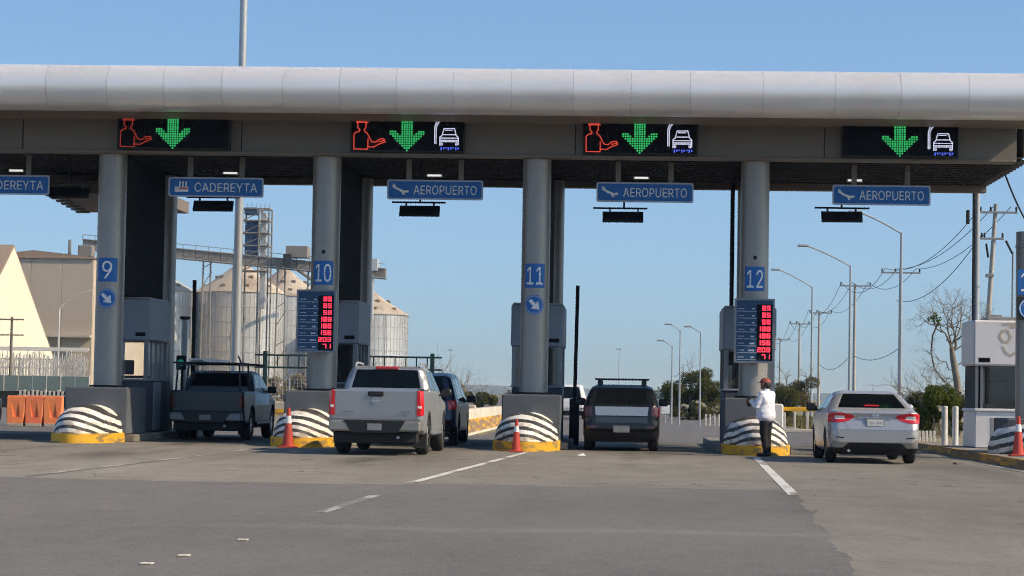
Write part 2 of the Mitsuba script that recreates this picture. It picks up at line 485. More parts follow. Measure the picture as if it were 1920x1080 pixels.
def bullnose(x0, x1, r, back=0.5, t=0.03):
    a = np.linspace(PI / 2, 3 * PI / 2, 25)
    out = [(BY + back, BZ + r)] + [(BY + r * math.cos(q), BZ + r * math.sin(q)) for q in a] + [(BY + back * 0.5, BZ - r)]
    q = LineString(out).buffer(t / 2, cap_style=2, join_style=2)
    m = trimesh.creation.extrude_polygon(q, x1 - x0, engine='earcut')
    v = np.array(m.vertices)
    return trimesh.Trimesh(np.stack([v[:, 2] + x0, v[:, 0], v[:, 1]], -1), m.faces, process=False)


joints = [CX0, -22.7, -21.4, -20.1, -18.9, -17.7, -16.4, -15.2, -14.0, -12.80, -11.45, -10.2, -8.92, -7.58, -6.34, -5.1, -3.87, -2.61, -1.27, -0.02, 1.26, 2.81, 4.36, 5.75, 7.2, CX1]
fm = ['m_fascia', 'm_fascia_b', 'm_fascia_c']
for i, (a, b) in enumerate(zip(joints, joints[1:])):
    part(canopy, 'fascia_panel', moved(bullnose(a + 0.003, b - 0.003, BR + 0.003 * rng.random()), 0, 0.004 * rng.random(), 0), fm[int(rng.integers(3))], 30)
part(canopy, 'fascia_backing', bullnose(CX0 + 0.05, CX1 - 0.02, BR - 0.05, 0.55, 0.03), 'm_grey')
part(canopy, 'fascia_end_cap', moved(prism_xz(Polygon([(0, 0), (0.02, 0), (0.02, 0.92), (0, 0.92)]), 47.0, 49.4), CX1 + 0.004, 0, 7.39), 'm_fascia')
part(canopy, 'roof_deck', box(CX0, CX1, 47.9, 55.6, 7.95, 8.05), 'm_grey')
part(canopy, 'front_soffit', box(CX0, CX1 - 0.03, 47.42, 49.46, 7.385, 7.43), 'm_rear_beam')
part(canopy, 'front_beam', box(CX0, CX1 - 0.3, 49.5, 49.9, 6.625, 7.6, 0.01), 'm_beam')
part(canopy, 'beam_lip', box(CX0, CX1 - 0.32, 49.44, 49.497, 6.63, 6.68, 0.008), 'm_rear_beam')
part(canopy, 'beam_top_rail', box(CX0, CX1 - 0.32, 49.44, 49.497, 7.555, 7.6, 0.008), 'm_fascia_b')
for i, (a, b) in enumerate(zip(joints[8:-1], joints[9:])):
    if i % 2 == 0:
        part(canopy, 'beam_seam', box(a - 0.012, a + 0.012, 49.488, 49.499, 6.69, 7.55), 'm_soffit')
part(canopy, 'soffit_sheet', box(CX0, CX1 - 0.08, 49.93, 55.27, 6.76, 6.8), 'm_soffit')
for i in range(13):
    y = 50.1 + i * 0.42
    part(canopy, 'deck_rib', box(CX0, CX1 + 0.02, y, y + 0.16, 6.665, 6.757), 'm_soffit')
part(canopy, 'rear_beam', box(CX0, CX1 - 0.02, 55.3, 55.62, 6.5, 7.9, 0.01), 'm_rear_beam')
part(canopy, 'end_fascia', box(CX1 - 0.06, CX1 - 0.025, 49.92, 55.28, 6.81, 7.9), 'm_beam')
rc = thing('rear_canopy', 'smaller lower canopy behind the leftmost lane, seen past column 9', 'canopy')
rp = Polygon([(-14.75, 53.9), (-12.45, 56.2), (-12.45, 61), (-15.5, 61)])
slab = trimesh.creation.extrude_polygon(rp, 0.32, engine='earcut')
part(rc, 'roof_slab', moved(slab, 0, 0, 6.17), 'm_rear_beam')
for i in range(8):
    u = (i + 0.5) / 8
    part(rc, 'edge_rib', moved(box(-0.06, 0.3, -0.12, 0.12, 0, 0.05), -14.78 + u * -0.74, 53.95 + u * 7, 6.115), 'm_beam')
part(rc, 'support_post', rod((-12.9, 60, 0), (-12.9, 60, 6.165), 0.12, n=12), 'm_steel', 40)

# ------------------------------------------------------------------ columns, islands, booths
NUM = {9: '9', 10: '10', 11: '11', 12: '12'}


def wrapped(m, R):
    v = np.array(m.vertices)
    a = v[:, 0] / R
    r = R - v[:, 1]
    return trimesh.Trimesh(np.stack([r * np.sin(a), -r * np.cos(a), v[:, 2]], -1), m.faces, process=False)


def arc_plate(w, h, t, R, n=14, rnd=0.02):
    """A curved plate on a column of radius R: outside at R + t."""
    p = shapely.box(-w / 2, -h / 2, w / 2, h / 2).buffer(-rnd).buffer(rnd)
    cells = [p.intersection(shapely.box(-w / 2 + w * i / n, -h, -w / 2 + w * (i + 1) / n, h)) for i in range(n)]
    return wrapped(cat([prism_xz(c, -t, 0.0) for c in cells if not c.is_empty]), R)


def arc_disc(rad, t, R, n=14):
    p = shapely.Point(0, 0).buffer(rad, 24)
    cells = [p.intersection(shapely.box(-rad + 2 * rad * i / n, -rad, -rad + 2 * rad * (i + 1) / n, rad)) for i in range(n)]
    return wrapped(cat([prism_xz(c, -t, 0.0) for c in cells if not c.is_empty]), R)


def sub(m, length=0.04):
    v, f = trimesh.remesh.subdivide_to_size(m.vertices, m.faces, length, max_iter=12)
    return trimesh.Trimesh(v, f, process=False)


def number_plate(n, x, y, zc, R=0.325):
    k = thing('lane_number_plate', 'blue lane number plate ' + {9: 'reading 9, leftmost on the columns', 10: 'reading 10 above the price board', 11: 'reading 11 over a round arrow sign', 12: 'reading 12 above the attendant'}[n], 'sign', 'lane number plates on the columns')
    part(k, 'plate', moved(arc_plate(0.47, 0.55, 0.012, R), x, y, zc), 'm_blue')
    t = sub(text_front(str(n), 0.40, 0.36 if len(str(n)) == 2 else 0.23))
    t.vertices[:, 1] -= 0.018
    part(k, 'numeral', moved(wrapped(t, R), x, y, zc), 'm_white')


def arrow_sign(n, x, y, zc, R=0.325):
    k = thing('keep_right_sign', 'round blue white-arrow sign on the column ' + {9: 'farthest left', 11: 'left of the black crossover'}[n], 'sign', 'round arrow signs on the columns')
    part(k, 'disc', moved(arc_disc(0.225, 0.012, R), x, y, zc), 'm_blue')
    ring = shapely.Point(0, 0).buffer(0.205).difference(shapely.Point(0, 0).buffer(0.19))
    ar = Polygon([(-0.13, 0.075), (-0.075, 0.13), (0.03, 0.025), (0.085, 0.08), (0.11, -0.11), (-0.08, -0.085), (-0.025, -0.03)])
    part(k, 'arrow', moved(wrapped(sub(prism_xz(ar, -0.018, -0.013)), R), x, y, zc), 'm_white')
    part(k, 'border_ring', moved(wrapped(sub(prism_xz(ring, -0.016, -0.0125)), R), x, y, zc), 'm_white_dim')


def column(x, y, z0, z1, r, label, name='canopy_column', seams=(3.0, 4.9)):
    k = thing(name, label, 'column')
    part(k, 'shaft', moved(lathe([(r, z0), (r, z1)], 36), x, y, 0), 'm_column', 50)
    for s in seams:
        part(k, 'seam_band', moved(lathe([(r, s - 0.02), (r + 0.005, s - 0.018), (r + 0.005, s + 0.018), (r, s + 0.02)], 36), x, y, 0), 'm_column', 30)
    return k


def nose_mesh(a=0.71, b=1.9, h=0.64, z0=0.2, n=40, mm=16):
    v, uv, f = [], [], []
    for i in range(mm + 1):
        t = i / mm * PI / 2
        c, s = math.cos(t) ** 0.8, math.sin(t) ** 0.9
        for j in range(n + 1):
            q = -PI / 2 + PI * j / n
            x, y, z = a * c * math.sin(q), -b * c * math.cos(q), h * s
            v.append((x, y, z0 + z))
            uv.append((x / a, z / h + 0.44 * (x / a) ** 2 + 0.08 * (x / a)))
    for i in range(mm):
        for j in range(n):
            q = (i * (n + 1) + j, i * (n + 1) + j + 1, (i + 1) * (n + 1) + j + 1, (i + 1) * (n + 1) + j)
            f += [(q[0], q[1], q[2]), (q[0], q[2], q[3])]
    # lumps of hand-finished concrete
    v = np.array(v)
    v[:, 1] += 0.03 * (meshkit.fbm(v * 3.0, 3, 2) - 0.5)
    v[:, 2] += 0.03 * (meshkit.fbm(v * 3.0, 3, 5) - 0.5)
    return trimesh.Trimesh(v, f, process=False), np.array(uv)


NOSE, NOSEUV = nose_mesh()
nose_ply = mikit.ply(NOSE, 'm_stripes', True, uv=NOSEUV)


def kerb_mesh(a=0.755, b=1.98, h=0.215, chip=0):
    q = np.linspace(-PI / 2, PI / 2, 41)
    outer = [(a * math.sin(t), -b * math.cos(t) ** 0.9) for t in q] + [(a, 0.05), (-a, 0.05)]
    p = Polygon(outer).buffer(0)
    m = man(trimesh.creation.extrude_polygon(p, h, engine='earcut'))
    return tm(m)


def crash_nose(n, x, y):
    k = thing('crash_nose', 'striped concrete nose with yellow kerb ' + {9: 'at far left, no cone before it', 10: 'beside the silver pickup truck', 11: 'left of the black crossover', 12: 'right behind the attendant'}[n], 'traffic island nose', 'striped crash noses of the islands')
    part(k, 'striped_dome', placed(nose_ply, x, y, 0), None)
    part(k, 'yellow_kerb', moved(kerb_mesh(), x, y, 0), 'm_yellow', 30)


def booth(n, x, y0=51.5, y1=53.8, w=0.62, z0=0.18):
    k = thing('toll_booth', 'grey metal and glass toll booth ' + {9: 'left of the old teal pickup truck', 10: 'directly behind the silver pickup truck', 11: 'left of the black crossover', 12: 'behind the standing attendant'}[n], 'toll booth', 'grey toll booths')
    zt = 3.36
    part(k, 'upper_casing', box(x - w, x + w, y0, y1, 2.36, zt, 0.03), 'm_booth')
    part(k, 'roof_cap', box(x - w + 0.04, x + w - 0.04, y0 + 0.05, y1 - 0.05, zt + 0.002, zt + 0.04), 'm_grey')
    part(k, 'display_slot', box(x + 0.28, x + 0.52, y0 - 0.012, y0 + 0.01, 2.47, 2.56), 'm_screen')
    part(k, 'lower_panel', box(x - w + 0.04, x + w - 0.04, y0 + 0.04, y1 - 0.04, z0, 1.4, 0.02), 'm_booth_low')
    part(k, 'sill', box(x - w + 0.01, x + w - 0.01, y0 + 0.01, y1 - 0.01, 1.402, 1.45, 0.01), 'm_booth')
    for sx in (-1, 1):
        for yy in (y0 + 0.07, y1 - 0.07):
            part(k, 'corner_post', box(x + sx * (w - 0.08) - 0.05, x + sx * (w - 0.08) + 0.05, yy - 0.05, yy + 0.05, 1.452, 2.358), 'm_frame')
    part(k, 'front_pane', flat_front([(x - w + 0.131, x + w - 0.131, 1.453, 2.357)], y0 + 0.07), 'm_pane')
    if n == 9:
        part(k, 'rear_pane', flat_front([(x - w + 0.131, x + w - 0.131, 1.453, 2.357)], y1 - 0.07), 'm_pane')
    else:
        part(k, 'rear_wall', box(x - w + 0.131, x + w - 0.131, y1 - 0.12, y1 - 0.06, 1.453, 2.357), 'm_dark')
        part(k, 'side_wall', box(x - w + 0.05, x - w + 0.09, y0 + 0.131, y1 - 0.131, 1.453, 2.357), 'm_dark')
    part(k, 'cash_desk', box(x - w + 0.12, x + w - 0.12, y0 + 0.35, y0 + 0.75, 1.46, 1.53, 0.01), 'm_black')
    part(k, 'monitor', box(x - 0.3, x + 0.12, y0 + 0.6, y0 + 0.66, 1.55, 1.9, 0.01), 'm_black')
    for yy in (y0 + 0.62, y0 + 1.15, y0 + 1.7):
        part(k, 'side_mullion', box(x + w - 0.105, x + w - 0.06, yy - 0.025, yy + 0.025, 1.453, 2.357), 'm_frame')
    part(k, 'door_leaf', box(x + w - 0.036, x + w - 0.018, y0 + 0.7, y0 + 1.5, z0 + 0.05, 1.38, 0.004), 'm_booth')
    return k


for n, x in COLX.items():
    setting('toll_island', moved(box(-0.82, 0.82, 49.26, 58.5, 0.0, 0.17, 0.02), x), 'm_island', label=f'raised concrete island under the booth behind column {n}')
    extra = ' with a price board' if n in (10, 12) else ' with a round arrow sign'
    c = column(x, 50.0, 1.24, 6.62, 0.325, f'grey round front column {n} of the canopy{extra}')
    if n in (10, 12):
        part(c, 'lens', trimesh.creation.icosphere(2, 0.045).apply_translation((x - 0.0, 49.68, 4.42)), 'm_black', True)
    part(c, 'base_flange', moved(lathe([(0.325, 1.29), (0.42, 1.285), (0.42, 1.243), (0.3, 1.243)], 32), x, 50.0, 0), 'm_dark', 30)
    one('column_plinth', box(x - 0.68 - {9: 0.1, 10: 0.08}.get(n, 0), x + (0.66 if n < 12 else 0.44), 49.2, 51.1, 0.172, 1.24, 0.03), 'm_plinth', 'square grey plinth under the column ' + {9: 'left of the old teal pickup truck', 10: 'left of the silver pickup truck', 11: 'left of the black crossover', 12: 'behind the attendant'}[n], 'plinth', group='column plinths')
    crash_nose(n, x + {9: -0.15, 10: -0.22, 11: -0.10, 12: 0.02}[n], 49.22)
    booth(n, x)
    column(x + 0.17, 54.9, 0.172, 6.62, 0.325, f'shaded rear canopy column behind booth {n}', 'rear_column', ())
    one('partition_wall', box(x - 0.08, x + 0.26, 50.36, 54.54, 3.41, 6.655), 'm_partition', f'dark wall panel between the front and rear columns above booth {n}', 'wall panel', group='dark wall panels over the booths')
    number_plate(n, x, 50.0, 3.94)
    if n in (9, 11):
        arrow_sign(n, x, 50.0, 3.28)
one('downpipe', rod((2.56, 54.9, 0.175), (2.56, 54.9, 6.62), 0.055, n=12), 'm_black', 'thin dark downpipe left of column 12', 'pipe', 40)

# ------------------------------------------------------------------ price boards
SEG = {'0': 'abcdef', '1': 'bc', '2': 'abged', '3': 'abgcd', '4': 'fgbc', '5': 'afgcd', '6': 'afgedc', '7': 'abc', '8': 'abcdefg', '9': 'abcdfg'}


def seven(ch, x, z, w, h, t):
    q = {'a': (x, x + w, z + h - t, z + h), 'd': (x, x + w, z, z + t), 'g': (x, x + w, z + h / 2 - t / 2, z + h / 2 + t / 2),
         'f': (x, x + t, z + h / 2, z + h), 'b': (x + w - t, x + w, z + h / 2, z + h), 'e': (x, x + t, z, z + h / 2), 'c': (x + w - t, x + w, z, z + h / 2)}
    return [q[s] for s in SEG[ch]]


def price_board(n, x0, x1, z0, z1):
    k = thing('price_board', 'blue toll price board with red digits ' + {10: 'above left of the silver pickup truck', 12: 'above the attendant'}[n], 'sign', 'price boards on the columns')
    yf = 49.44
    part(k, 'frame', cat(box(x0, x1, yf, yf + 0.14, z0, z0 + 0.04), box(x0, x1, yf, yf + 0.14, z1 - 0.04, z1), box(x0, x0 + 0.045, yf, yf + 0.14, z0 + 0.04, z1 - 0.04), box(x1 - 0.045, x1, yf, yf + 0.14, z0 + 0.04, z1 - 0.04)), 'm_frame')
    part(k, 'panel', box(x0 + 0.045, x1 - 0.045, yf + 0.02, yf + 0.13, z0 + 0.04, z1 - 0.04), 'm_navy')
    part(k, 'digit_window', box(x0 + 0.50, x1 - 0.05, yf + 0.012, yf + 0.018, z0 + 0.06, z1 - 0.13), 'm_screen')
    rows = ['89', '85', '58', '188', '186', '156', '203', '71']
    step = (z1 - z0 - 0.20) / 8
    dots, lines, words = [], [], []
    for i, s in enumerate(rows):
        zr = z1 - 0.14 - step * (i + 1)
        lines.append((x0 + 0.06, x1 - 0.3, zr + 0.006, zr + 0.018))
        wd = 0.085
        for j, ch in enumerate(s):
            dots += seven(ch, x1 - 0.075 - (len(s) - j) * (wd + 0.02), zr + 0.03, wd, step - 0.045, 0.024)
        ww = [0.05, 0.06, 0.05, 0.1, 0.09, 0.11, 0.14, 0.08][i]
        words.append((x0 + 0.45 - ww, x0 + 0.45, zr + 0.05, zr + 0.085))
        words += [(x0 + 0.08, x0 + 0.22, zr + 0.065, zr + 0.08)]
    part(k, 'row_line', flat_front(lines, yf + 0.0165), 'm_white_dim', kind='stuff')
    part(k, 'row_mark', flat_front(words, yf + 0.0162), 'm_white_dim', kind='stuff')
    part(k, 'red_digit', flat_front(dots, yf + 0.008), 'm_redpaint', label='red glowing price digits', kind='stuff', **glow((1.0, 0.03, 0.08), 0.55))
    part(k, 'bracket', box((x0 + x1) / 2 - 0.15, (x0 + x1) / 2 + 0.15, yf + 0.142, 49.70, z0 + 0.3, z0 + 0.36), 'm_frame')


price_board(10, -7.56, -6.66, 2.11, 3.54)
price_board(12, 2.38, 3.28, 2.03, 3.48)

# ------------------------------------------------------------------ lane signal panels
def dots_along(lines, pitch, s):
    q = []
    for l in lines:
        ls = LineString(l)
        for d in np.arange(0, ls.length + 1e-6, pitch):
            p = ls.interpolate(d)
            q.append((p.x - s / 2, p.x + s / 2, p.y - s / 2, p.y + s / 2))
    return q


def arrow_dots():
    """Down arrow of square LEDs, centred on x=0, from z=0 (tip) to z=0.82."""
    shp = Polygon([(-0.11, 0.84), (0.11, 0.84), (0.11, 0.30), (0.28, 0.50), (0.37, 0.50), (0.385, 0.40), (0, 0.0), (-0.385, 0.40), (-0.37, 0.50), (-0.28, 0.50), (-0.11, 0.30)])
    q, s = [], 0.036
    for x in np.arange(-0.375, 0.38, 0.0535):
        for z in np.arange(0.02, 0.84, 0.0535):
            if shp.contains(shapely.Point(x, z)):
                q.append((x - s / 2, x + s / 2, z - s / 2, z + s / 2))
    return q


PERSON_LINES = [[(0.02, 0.03), (0.02, 0.38), (0.07, 0.42), (0.14, 0.43), (0.15, 0.47)], [(0.25, 0.47), (0.26, 0.43), (0.32, 0.40), (0.38, 0.28), (0.43, 0.20), (0.52, 0.19), (0.60, 0.26), (0.70, 0.27)],
                [(0.02, 0.03), (0.34, 0.03), (0.34, 0.27)], [(0.34, 0.09), (0.48, 0.08), (0.58, 0.14), (0.74, 0.20), (0.70, 0.27)], [(0.60, 0.20), (0.72, 0.235)],
                [(0.15, 0.47), (0.10, 0.53), (0.10, 0.64)], [(0.25, 0.47), (0.29, 0.53), (0.29, 0.64)],
                [(0.07, 0.64), (0.35, 0.64)], [(0.08, 0.67), (0.07, 0.745), (0.32, 0.765), (0.31, 0.67), (0.08, 0.67)], [(0.09, 0.70), (0.30, 0.71)], [(0.09, 0.73), (0.30, 0.74)]]
CAR_LINES = [[(0.0, 0.18), (0.0, 0.56), (0.04, 0.66), (0.12, 0.74), (0.36, 0.75)], [(0.035, 0.18), (0.035, 0.54), (0.07, 0.63), (0.14, 0.71), (0.34, 0.72)],
             [(0.12, 0.14), (0.12, 0.32), (0.17, 0.36), (0.21, 0.52), (0.45, 0.52), (0.49, 0.36), (0.54, 0.32), (0.54, 0.14)],
             [(0.20, 0.38), (0.46, 0.38)], [(0.24, 0.48), (0.42, 0.48)], [(0.12, 0.30), (0.54, 0.30)], [(0.12, 0.25), (0.54, 0.25)], [(0.15, 0.14), (0.15, 0.22), (0.51, 0.22), (0.51, 0.14)], [(0.18, 0.15), (0.18, 0.20)], [(0.48, 0.15), (0.48, 0.20)]]


def led_panel(xc, items, dim, label, after=None):
    k = thing('lane_signal_panel', label, 'electronic sign', 'lane signal panels on the canopy beam')
    z0, w, h, yf = 6.695, 2.6, 0.845, 49.26
    part(k, 'housing', box(xc - w / 2, xc + w / 2, yf, 49.436, z0, z0 + h, 0.012), 'm_black')
    part(k, 'screen', box(xc - w / 2 + 0.03, xc + w / 2 - 0.03, yf - 0.006, yf - 0.002, z0 + 0.03, z0 + h - 0.03), 'm_screen')
    sh = lambda q, dx, dz=0.0: [(a + dx, b + dx, c + dz, d + dz) for a, b, c, d in q]
    yd = yf - 0.012
    part(k, 'green_arrow', flat_front(sh(arrow_dots(), xc + (0.0 if dim is None else -0.01), z0 + 0.01), yd), 'm_screen', label='green arrow of lights pointing down', kind='stuff', **glow((0.05, 0.72, 0.2), 0.27))
    if 'p' in items:
        part(k, 'cashier_figure', flat_front(sh(dots_along(PERSON_LINES, 0.026, 0.021), xc - w / 2 + 0.06, z0 + 0.02), yd), 'm_screen', label='red outline of a cashier holding out a hand', kind='stuff', **glow((1.0, 0.09, 0.05), 0.15 if dim else 0.34))
    if 'c' in items:
        part(k, 'car_figure', flat_front(sh(dots_along(CAR_LINES, 0.026, 0.021), xc + w / 2 - 0.68, z0 + 0.02), yd), 'm_screen', label='white outline of a car under a barrier', kind='stuff', **glow((0.75, 0.78, 1.0), 0.36))
        cells = [(xc + w / 2 - 0.66 + 0.12 + i * 0.055, xc + w / 2 - 0.66 + 0.12 + i * 0.055 + 0.03, z0 + 0.045 + 0.02 * ((i * 7) % 3), z0 + 0.115) for i in range(8)]
        part(k, 'blue_strip', flat_front(cells, yd), 'm_screen', kind='stuff', **glow((0.08, 0.13, 0.8), 0.4))
    part(k, 'visor', box(xc - w / 2, xc + w / 2, yf - 0.05, yf - 0.002, z0 + h + 0.002, z0 + h + 0.018), 'm_frame')


led_panel(-10.45, 'p', True, 'lane signal panel with dim red cashier figure and green arrow, leftmost of four')
led_panel(-5.08, 'pc', False, 'lane signal panel with cashier, arrow and car, between columns 10 and 11')
led_panel(0.2, 'pc', False, 'lane signal panel with bright red cashier, arrow and car, between columns 11 and 12')
led_panel(6.03, 'c', False, 'lane signal panel with only green arrow and white car, rightmost of four')

# ------------------------------------------------------------------ destination boards, readers, ceiling lights
def plane_icon():
    body = LineString([(-0.17, 0.07), (-0.05, 0.0), (0.08, -0.05), (0.16, -0.04)]).buffer(0.026)
    fin = Polygon([(-0.19, 0.13), (-0.14, 0.12), (-0.10, 0.02), (-0.17, 0.05)])
    wing = Polygon([(-0.02, 0.0), (0.05, -0.04), (0.10, -0.12), (0.05, -0.12)])
    return shapely.union_all([body, fin, wing])


def factory_icon():
    b = Polygon([(-0.17, -0.12), (-0.17, -0.02), (-0.13, 0.02), (-0.13, -0.02), (-0.07, 0.02), (-0.07, 0.0), (0.15, 0.0), (0.15, -0.12)])
    st = [shapely.box(-0.07 + i * 0.075, 0.0, -0.035 + i * 0.075, 0.13) for i in range(3)]
    return shapely.union_all([b] + st)


def destination(xc, text, icon, label, zc=5.95):
    k = thing('destination_board', label, 'sign', 'blue destination boards hung under the canopy')
    w, h, y = 2.24, 0.46, 50.5
    o = shapely.box(-w / 2, -h / 2, w / 2, h / 2).buffer(-0.05).buffer(0.05)
    i1 = shapely.box(-w / 2 + 0.035, -h / 2 + 0.035, w / 2 - 0.035, h / 2 - 0.035).buffer(-0.05).buffer(0.05)
    part(k, 'board', moved(prism_xz(o, 0, 0.03), xc, y, zc), 'm_blue')
    part(k, 'white_border', moved(prism_xz(o.difference(i1), -0.004, -0.001), xc, y, zc), 'm_white_dim')
    part(k, 'lettering', moved(text_front(text, 0.205, 1.47, False), xc + 0.235, y - 0.005, zc - 0.005), 'm_white')
    g = icon()
    for q in getattr(g, 'geoms', [g]):
        part(k, 'emblem', moved(prism_xz(q, -0.005, -0.001), xc - 0.80, y, zc), 'm_white')
    if icon is factory_icon:
        part(k, 'emblem_flash', moved(prism_xz(shapely.box(-0.08, -0.05, 0.14, -0.015), -0.008, -0.0055), xc - 0.80, y, zc), 'm_redpaint')
    for sx in (-0.62, 0.6):
        part(k, 'hanger', box(xc + sx - 0.06, xc + sx + 0.06, y + 0.032, y + 0.1, zc - 0.1, 6.66), 'm_beam')


destination(-14.74, 'CADEREYTA', factory_icon, 'blue board reading CADEREYTA cut off by the left edge of the picture')
destination(-9.68, 'CADEREYTA', factory_icon, 'blue board reading CADEREYTA with factory emblem between columns 9 and 10')
destination(-4.54, 'AEROPUERTO', plane_icon, 'blue board reading AEROPUERTO above the silver pickup truck')
destination(0.33, 'AEROPUERTO', plane_icon, 'blue board reading AEROPUERTO above the black crossover')
destination(5.76, 'AEROPUERTO', plane_icon, 'blue board reading AEROPUERTO right of column 12')


def reader(xc, zb, skew, where, y=51.5):
    k = thing('overhead_reader', f'dark flat overhead vehicle reader hanging {where}', 'sensor', 'overhead readers')
    part(k, 'rod', rod((xc, y, zb + 0.02), (xc, y, 6.665), 0.022), 'm_black')
    part(k, 'mounting_bar', box(xc - 0.65 + skew, xc + 0.63 + skew, y - 0.03, y + 0.03, zb - 0.02, zb + 0.02, 0.006), 'm_black')
    p = np.array(box(-0.48, 0.48, -0.14, 0.14, -0.035, 0.035, 0.01).vertices)
    a = 1.05
    R = np.array([[1, 0, 0], [0, math.cos(a), -math.sin(a)], [0, math.sin(a), math.cos(a)]])
    m = trimesh.Trimesh(p @ R.T, box(-0.48, 0.48, -0.14, 0.14, -0.035, 0.035, 0.01).faces, process=False)
    part(k, 'antenna_panel', moved(m, xc + skew * 0.3, y - 0.02, zb - 0.21), 'm_black')
    for sx in (-0.33, 0.33):
        part(k, 'clip', box(xc + sx - 0.02, xc + sx + 0.02, y - 0.02, y + 0.02, zb - 0.12, zb - 0.021), 'm_black')


reader(-13.4, 6.08, 0.0, 'beside the cut-off board at far left')
reader(-9.92, 5.80, 0.0, 'under the CADEREYTA board right of column 9')
reader(-4.98, 5.74, -0.02, 'above the silver pickup truck')
reader(-0.15, 5.66, -0.08, 'above the black crossover')
reader(4.95, 5.73, 0.02, 'above the silver sedan')
for x, w in ((-15.4, 'at far left'), (-9.98, 'above the CADEREYTA board'), (-4.87, 'between columns 10 and 11'), (0.26, 'between columns 11 and 12'), (5.5, 'right of column 12')):
    k = thing('ceiling_light', f'small lit white strip light under the canopy {w}', 'light', 'strip lights under the canopy')
    part(k, 'housing', box(x - 0.2, x + 0.2, 53.93, 54.12, 6.60, 6.66), 'm_grey')
    part(k, 'tube', box(x - 0.17, x + 0.17, 53.9, 53.928, 6.605, 6.65), 'm_white', **glow((1, 1, 0.96), 0.25))

# ------------------------------------------------------------------ small lane furniture
def cone(x, y, z, h, label):
    k = thing('traffic_cone', label, 'traffic cone')
    s = h / 0.75
    part(k, 'base', moved(box(-0.165 * s, 0.165 * s, -0.165 * s, 0.165 * s, 0, 0.035, 0.01), x, y, z), 'm_cone')
    pf = [(0.115, 0.036), (0.105, 0.06), (0.032, 0.74), (0.02, 0.75), (0.0, 0.75)]
    part(k, 'body', moved(lathe([(r * s, q * s) for r, q in pf], 24), x, y, z), 'm_cone', 40)
    r = lambda q: (0.105 + (0.032 - 0.105) * (q - 0.06) / 0.68) * s + 0.003
    part(k, 'white_collar', moved(lathe([(r(0.46), 0.46 * s), (r(0.6), 0.6 * s)], 24), x, y, z), 'm_white', 40)


cone(-7.30, 46.95, 0.004, 0.86, 'red traffic cone with white collar before the island of column 10')
cone(-2.36, 46.75, 0.004, 0.70, 'red traffic cone before the island of column 11')
cone(7.83, 44.4, 0.172, 0.80, 'red traffic cone on the island at the right edge')

for n, x, xt in ((9, -10.84, -10.85), (11, -1.31, -1.27)):
    k = thing('raised_barrier', 'dark barrier arm standing upright ' + {9: 'behind the old teal pickup truck', 11: 'left of the black crossover'}[n], 'barrier', 'raised barrier arms')
    yb = 54.1
    part(k, 'post', box(x - 0.12, x + 0.12, yb - 0.15, yb + 0.15, 0.006, 1.15, 0.02), 'm_blackmatte')
    part(k, 'arm', tm(m3.Manifold.hull_points(np.array([(a + sx * 0.045, yb + sy * 0.025, z) for (a, z) in ((x, 1.0), (xt, 3.95)) for sx in (-1, 1) for sy in (-1, 1)]))), 'm_blackmatte')
    part(k, 'pivot', lathe([(0.09, -0.08), (0.09, 0.08), (0, 0.08)], 16, (x, yb - 0.16, 1.0), 'y'), 'm_frame', 40)
k = thing('lowered_barrier', 'yellow barrier arm lowered across the lane right of column 12', 'barrier')
part(k, 'post', box(3.29, 3.56, 50.3, 50.6, 0.172, 1.12, 0.03), 'm_paint_white')
part(k, 'arm', box(3.57, 6.1, 50.42, 50.48, 0.96, 1.05, 0.01), 'm_yellow_clean')
part(k, 'hinge', lathe([(0.1, -0.05), (0.1, 0.05), (0, 0.05)], 16, (3.5, 50.66, 1.0), 'y'), 'm_frame', 40)

k = thing('lane_light', 'small traffic light showing green on a post right of booth 9', 'traffic light')
part(k, 'post', rod((-11.13, 54.2, 0.172), (-11.13, 54.2, 1.99), 0.035, n=10), 'm_blackmatte', 40)
part(k, 'head', box(-11.25, -11.02, 54.0, 54.14, 1.70, 2.06, 0.02), 'm_blackmatte')
part(k, 'green_lens', lathe([(0.0, -0.03), (0.06, -0.025), (0.085, 0)], 20, (-11.13, 53.998, 1.88), 'y'), 'm_screen', True, **glow((0.02, 0.3, 0.2), 0.16))
k = thing('notice_case', 'white upright ticket display pillar right of booth 9', 'pillar')
part(k, 'body', box(-11.40, -11.25, 55.3, 55.45, 0.172, 3.0, 0.02), 'm_paint_white')
part(k, 'cap', box(-11.44, -11.2, 55.27, 55.48, 3.001, 3.08, 0.01), 'm_black')

# ------------------------------------------------------------------ lane 13: sunlit booth on the right island
isl = Polygon([(7.42, 58)] + [(7.42, y) for y in np.arange(56, 39.9, -1.0)] + [(8.75 + 1.33 * math.cos(a), 40.0 + 1.33 * math.sin(a)) for a in np.linspace(PI, 2 * PI, 16)] + [(10.08, 58)])
k13 = setting('toll_island', trimesh.creation.extrude_polygon(isl, 0.168, engine='earcut'), 'm_island', label='long raised island with an ochre kerb at the right edge')
part(k13, 'kerb_face', moved(trimesh.creation.extrude_polygon(isl.buffer(0.03, join_style=2).difference(isl.buffer(-0.09)), 0.174, engine='earcut')), 'm_yellow_old', label='worn ochre painted kerb')
b13 = thing('white_toll_booth', 'sunlit white toll booth with a dark window at the right edge', 'toll booth')
bx, bw, by0, by1 = 8.78, 0.74, 51.5, 53.4
part(b13, 'upper_casing', box(bx - bw, bx + bw, by0, by1, 2.09, 3.15, 0.04), 'm_booth_white')
part(b13, 'roof_box', box(bx - 0.42, bx + 0.3, by0 + 0.1, by0 + 0.8, 3.152, 3.24, 0.02), 'm_grey')
part(b13, 'display_slot', box(bx - 0.62, bx - 0.36, by0 - 0.012, by0 + 0.01, 2.17, 2.27), 'm_screen')
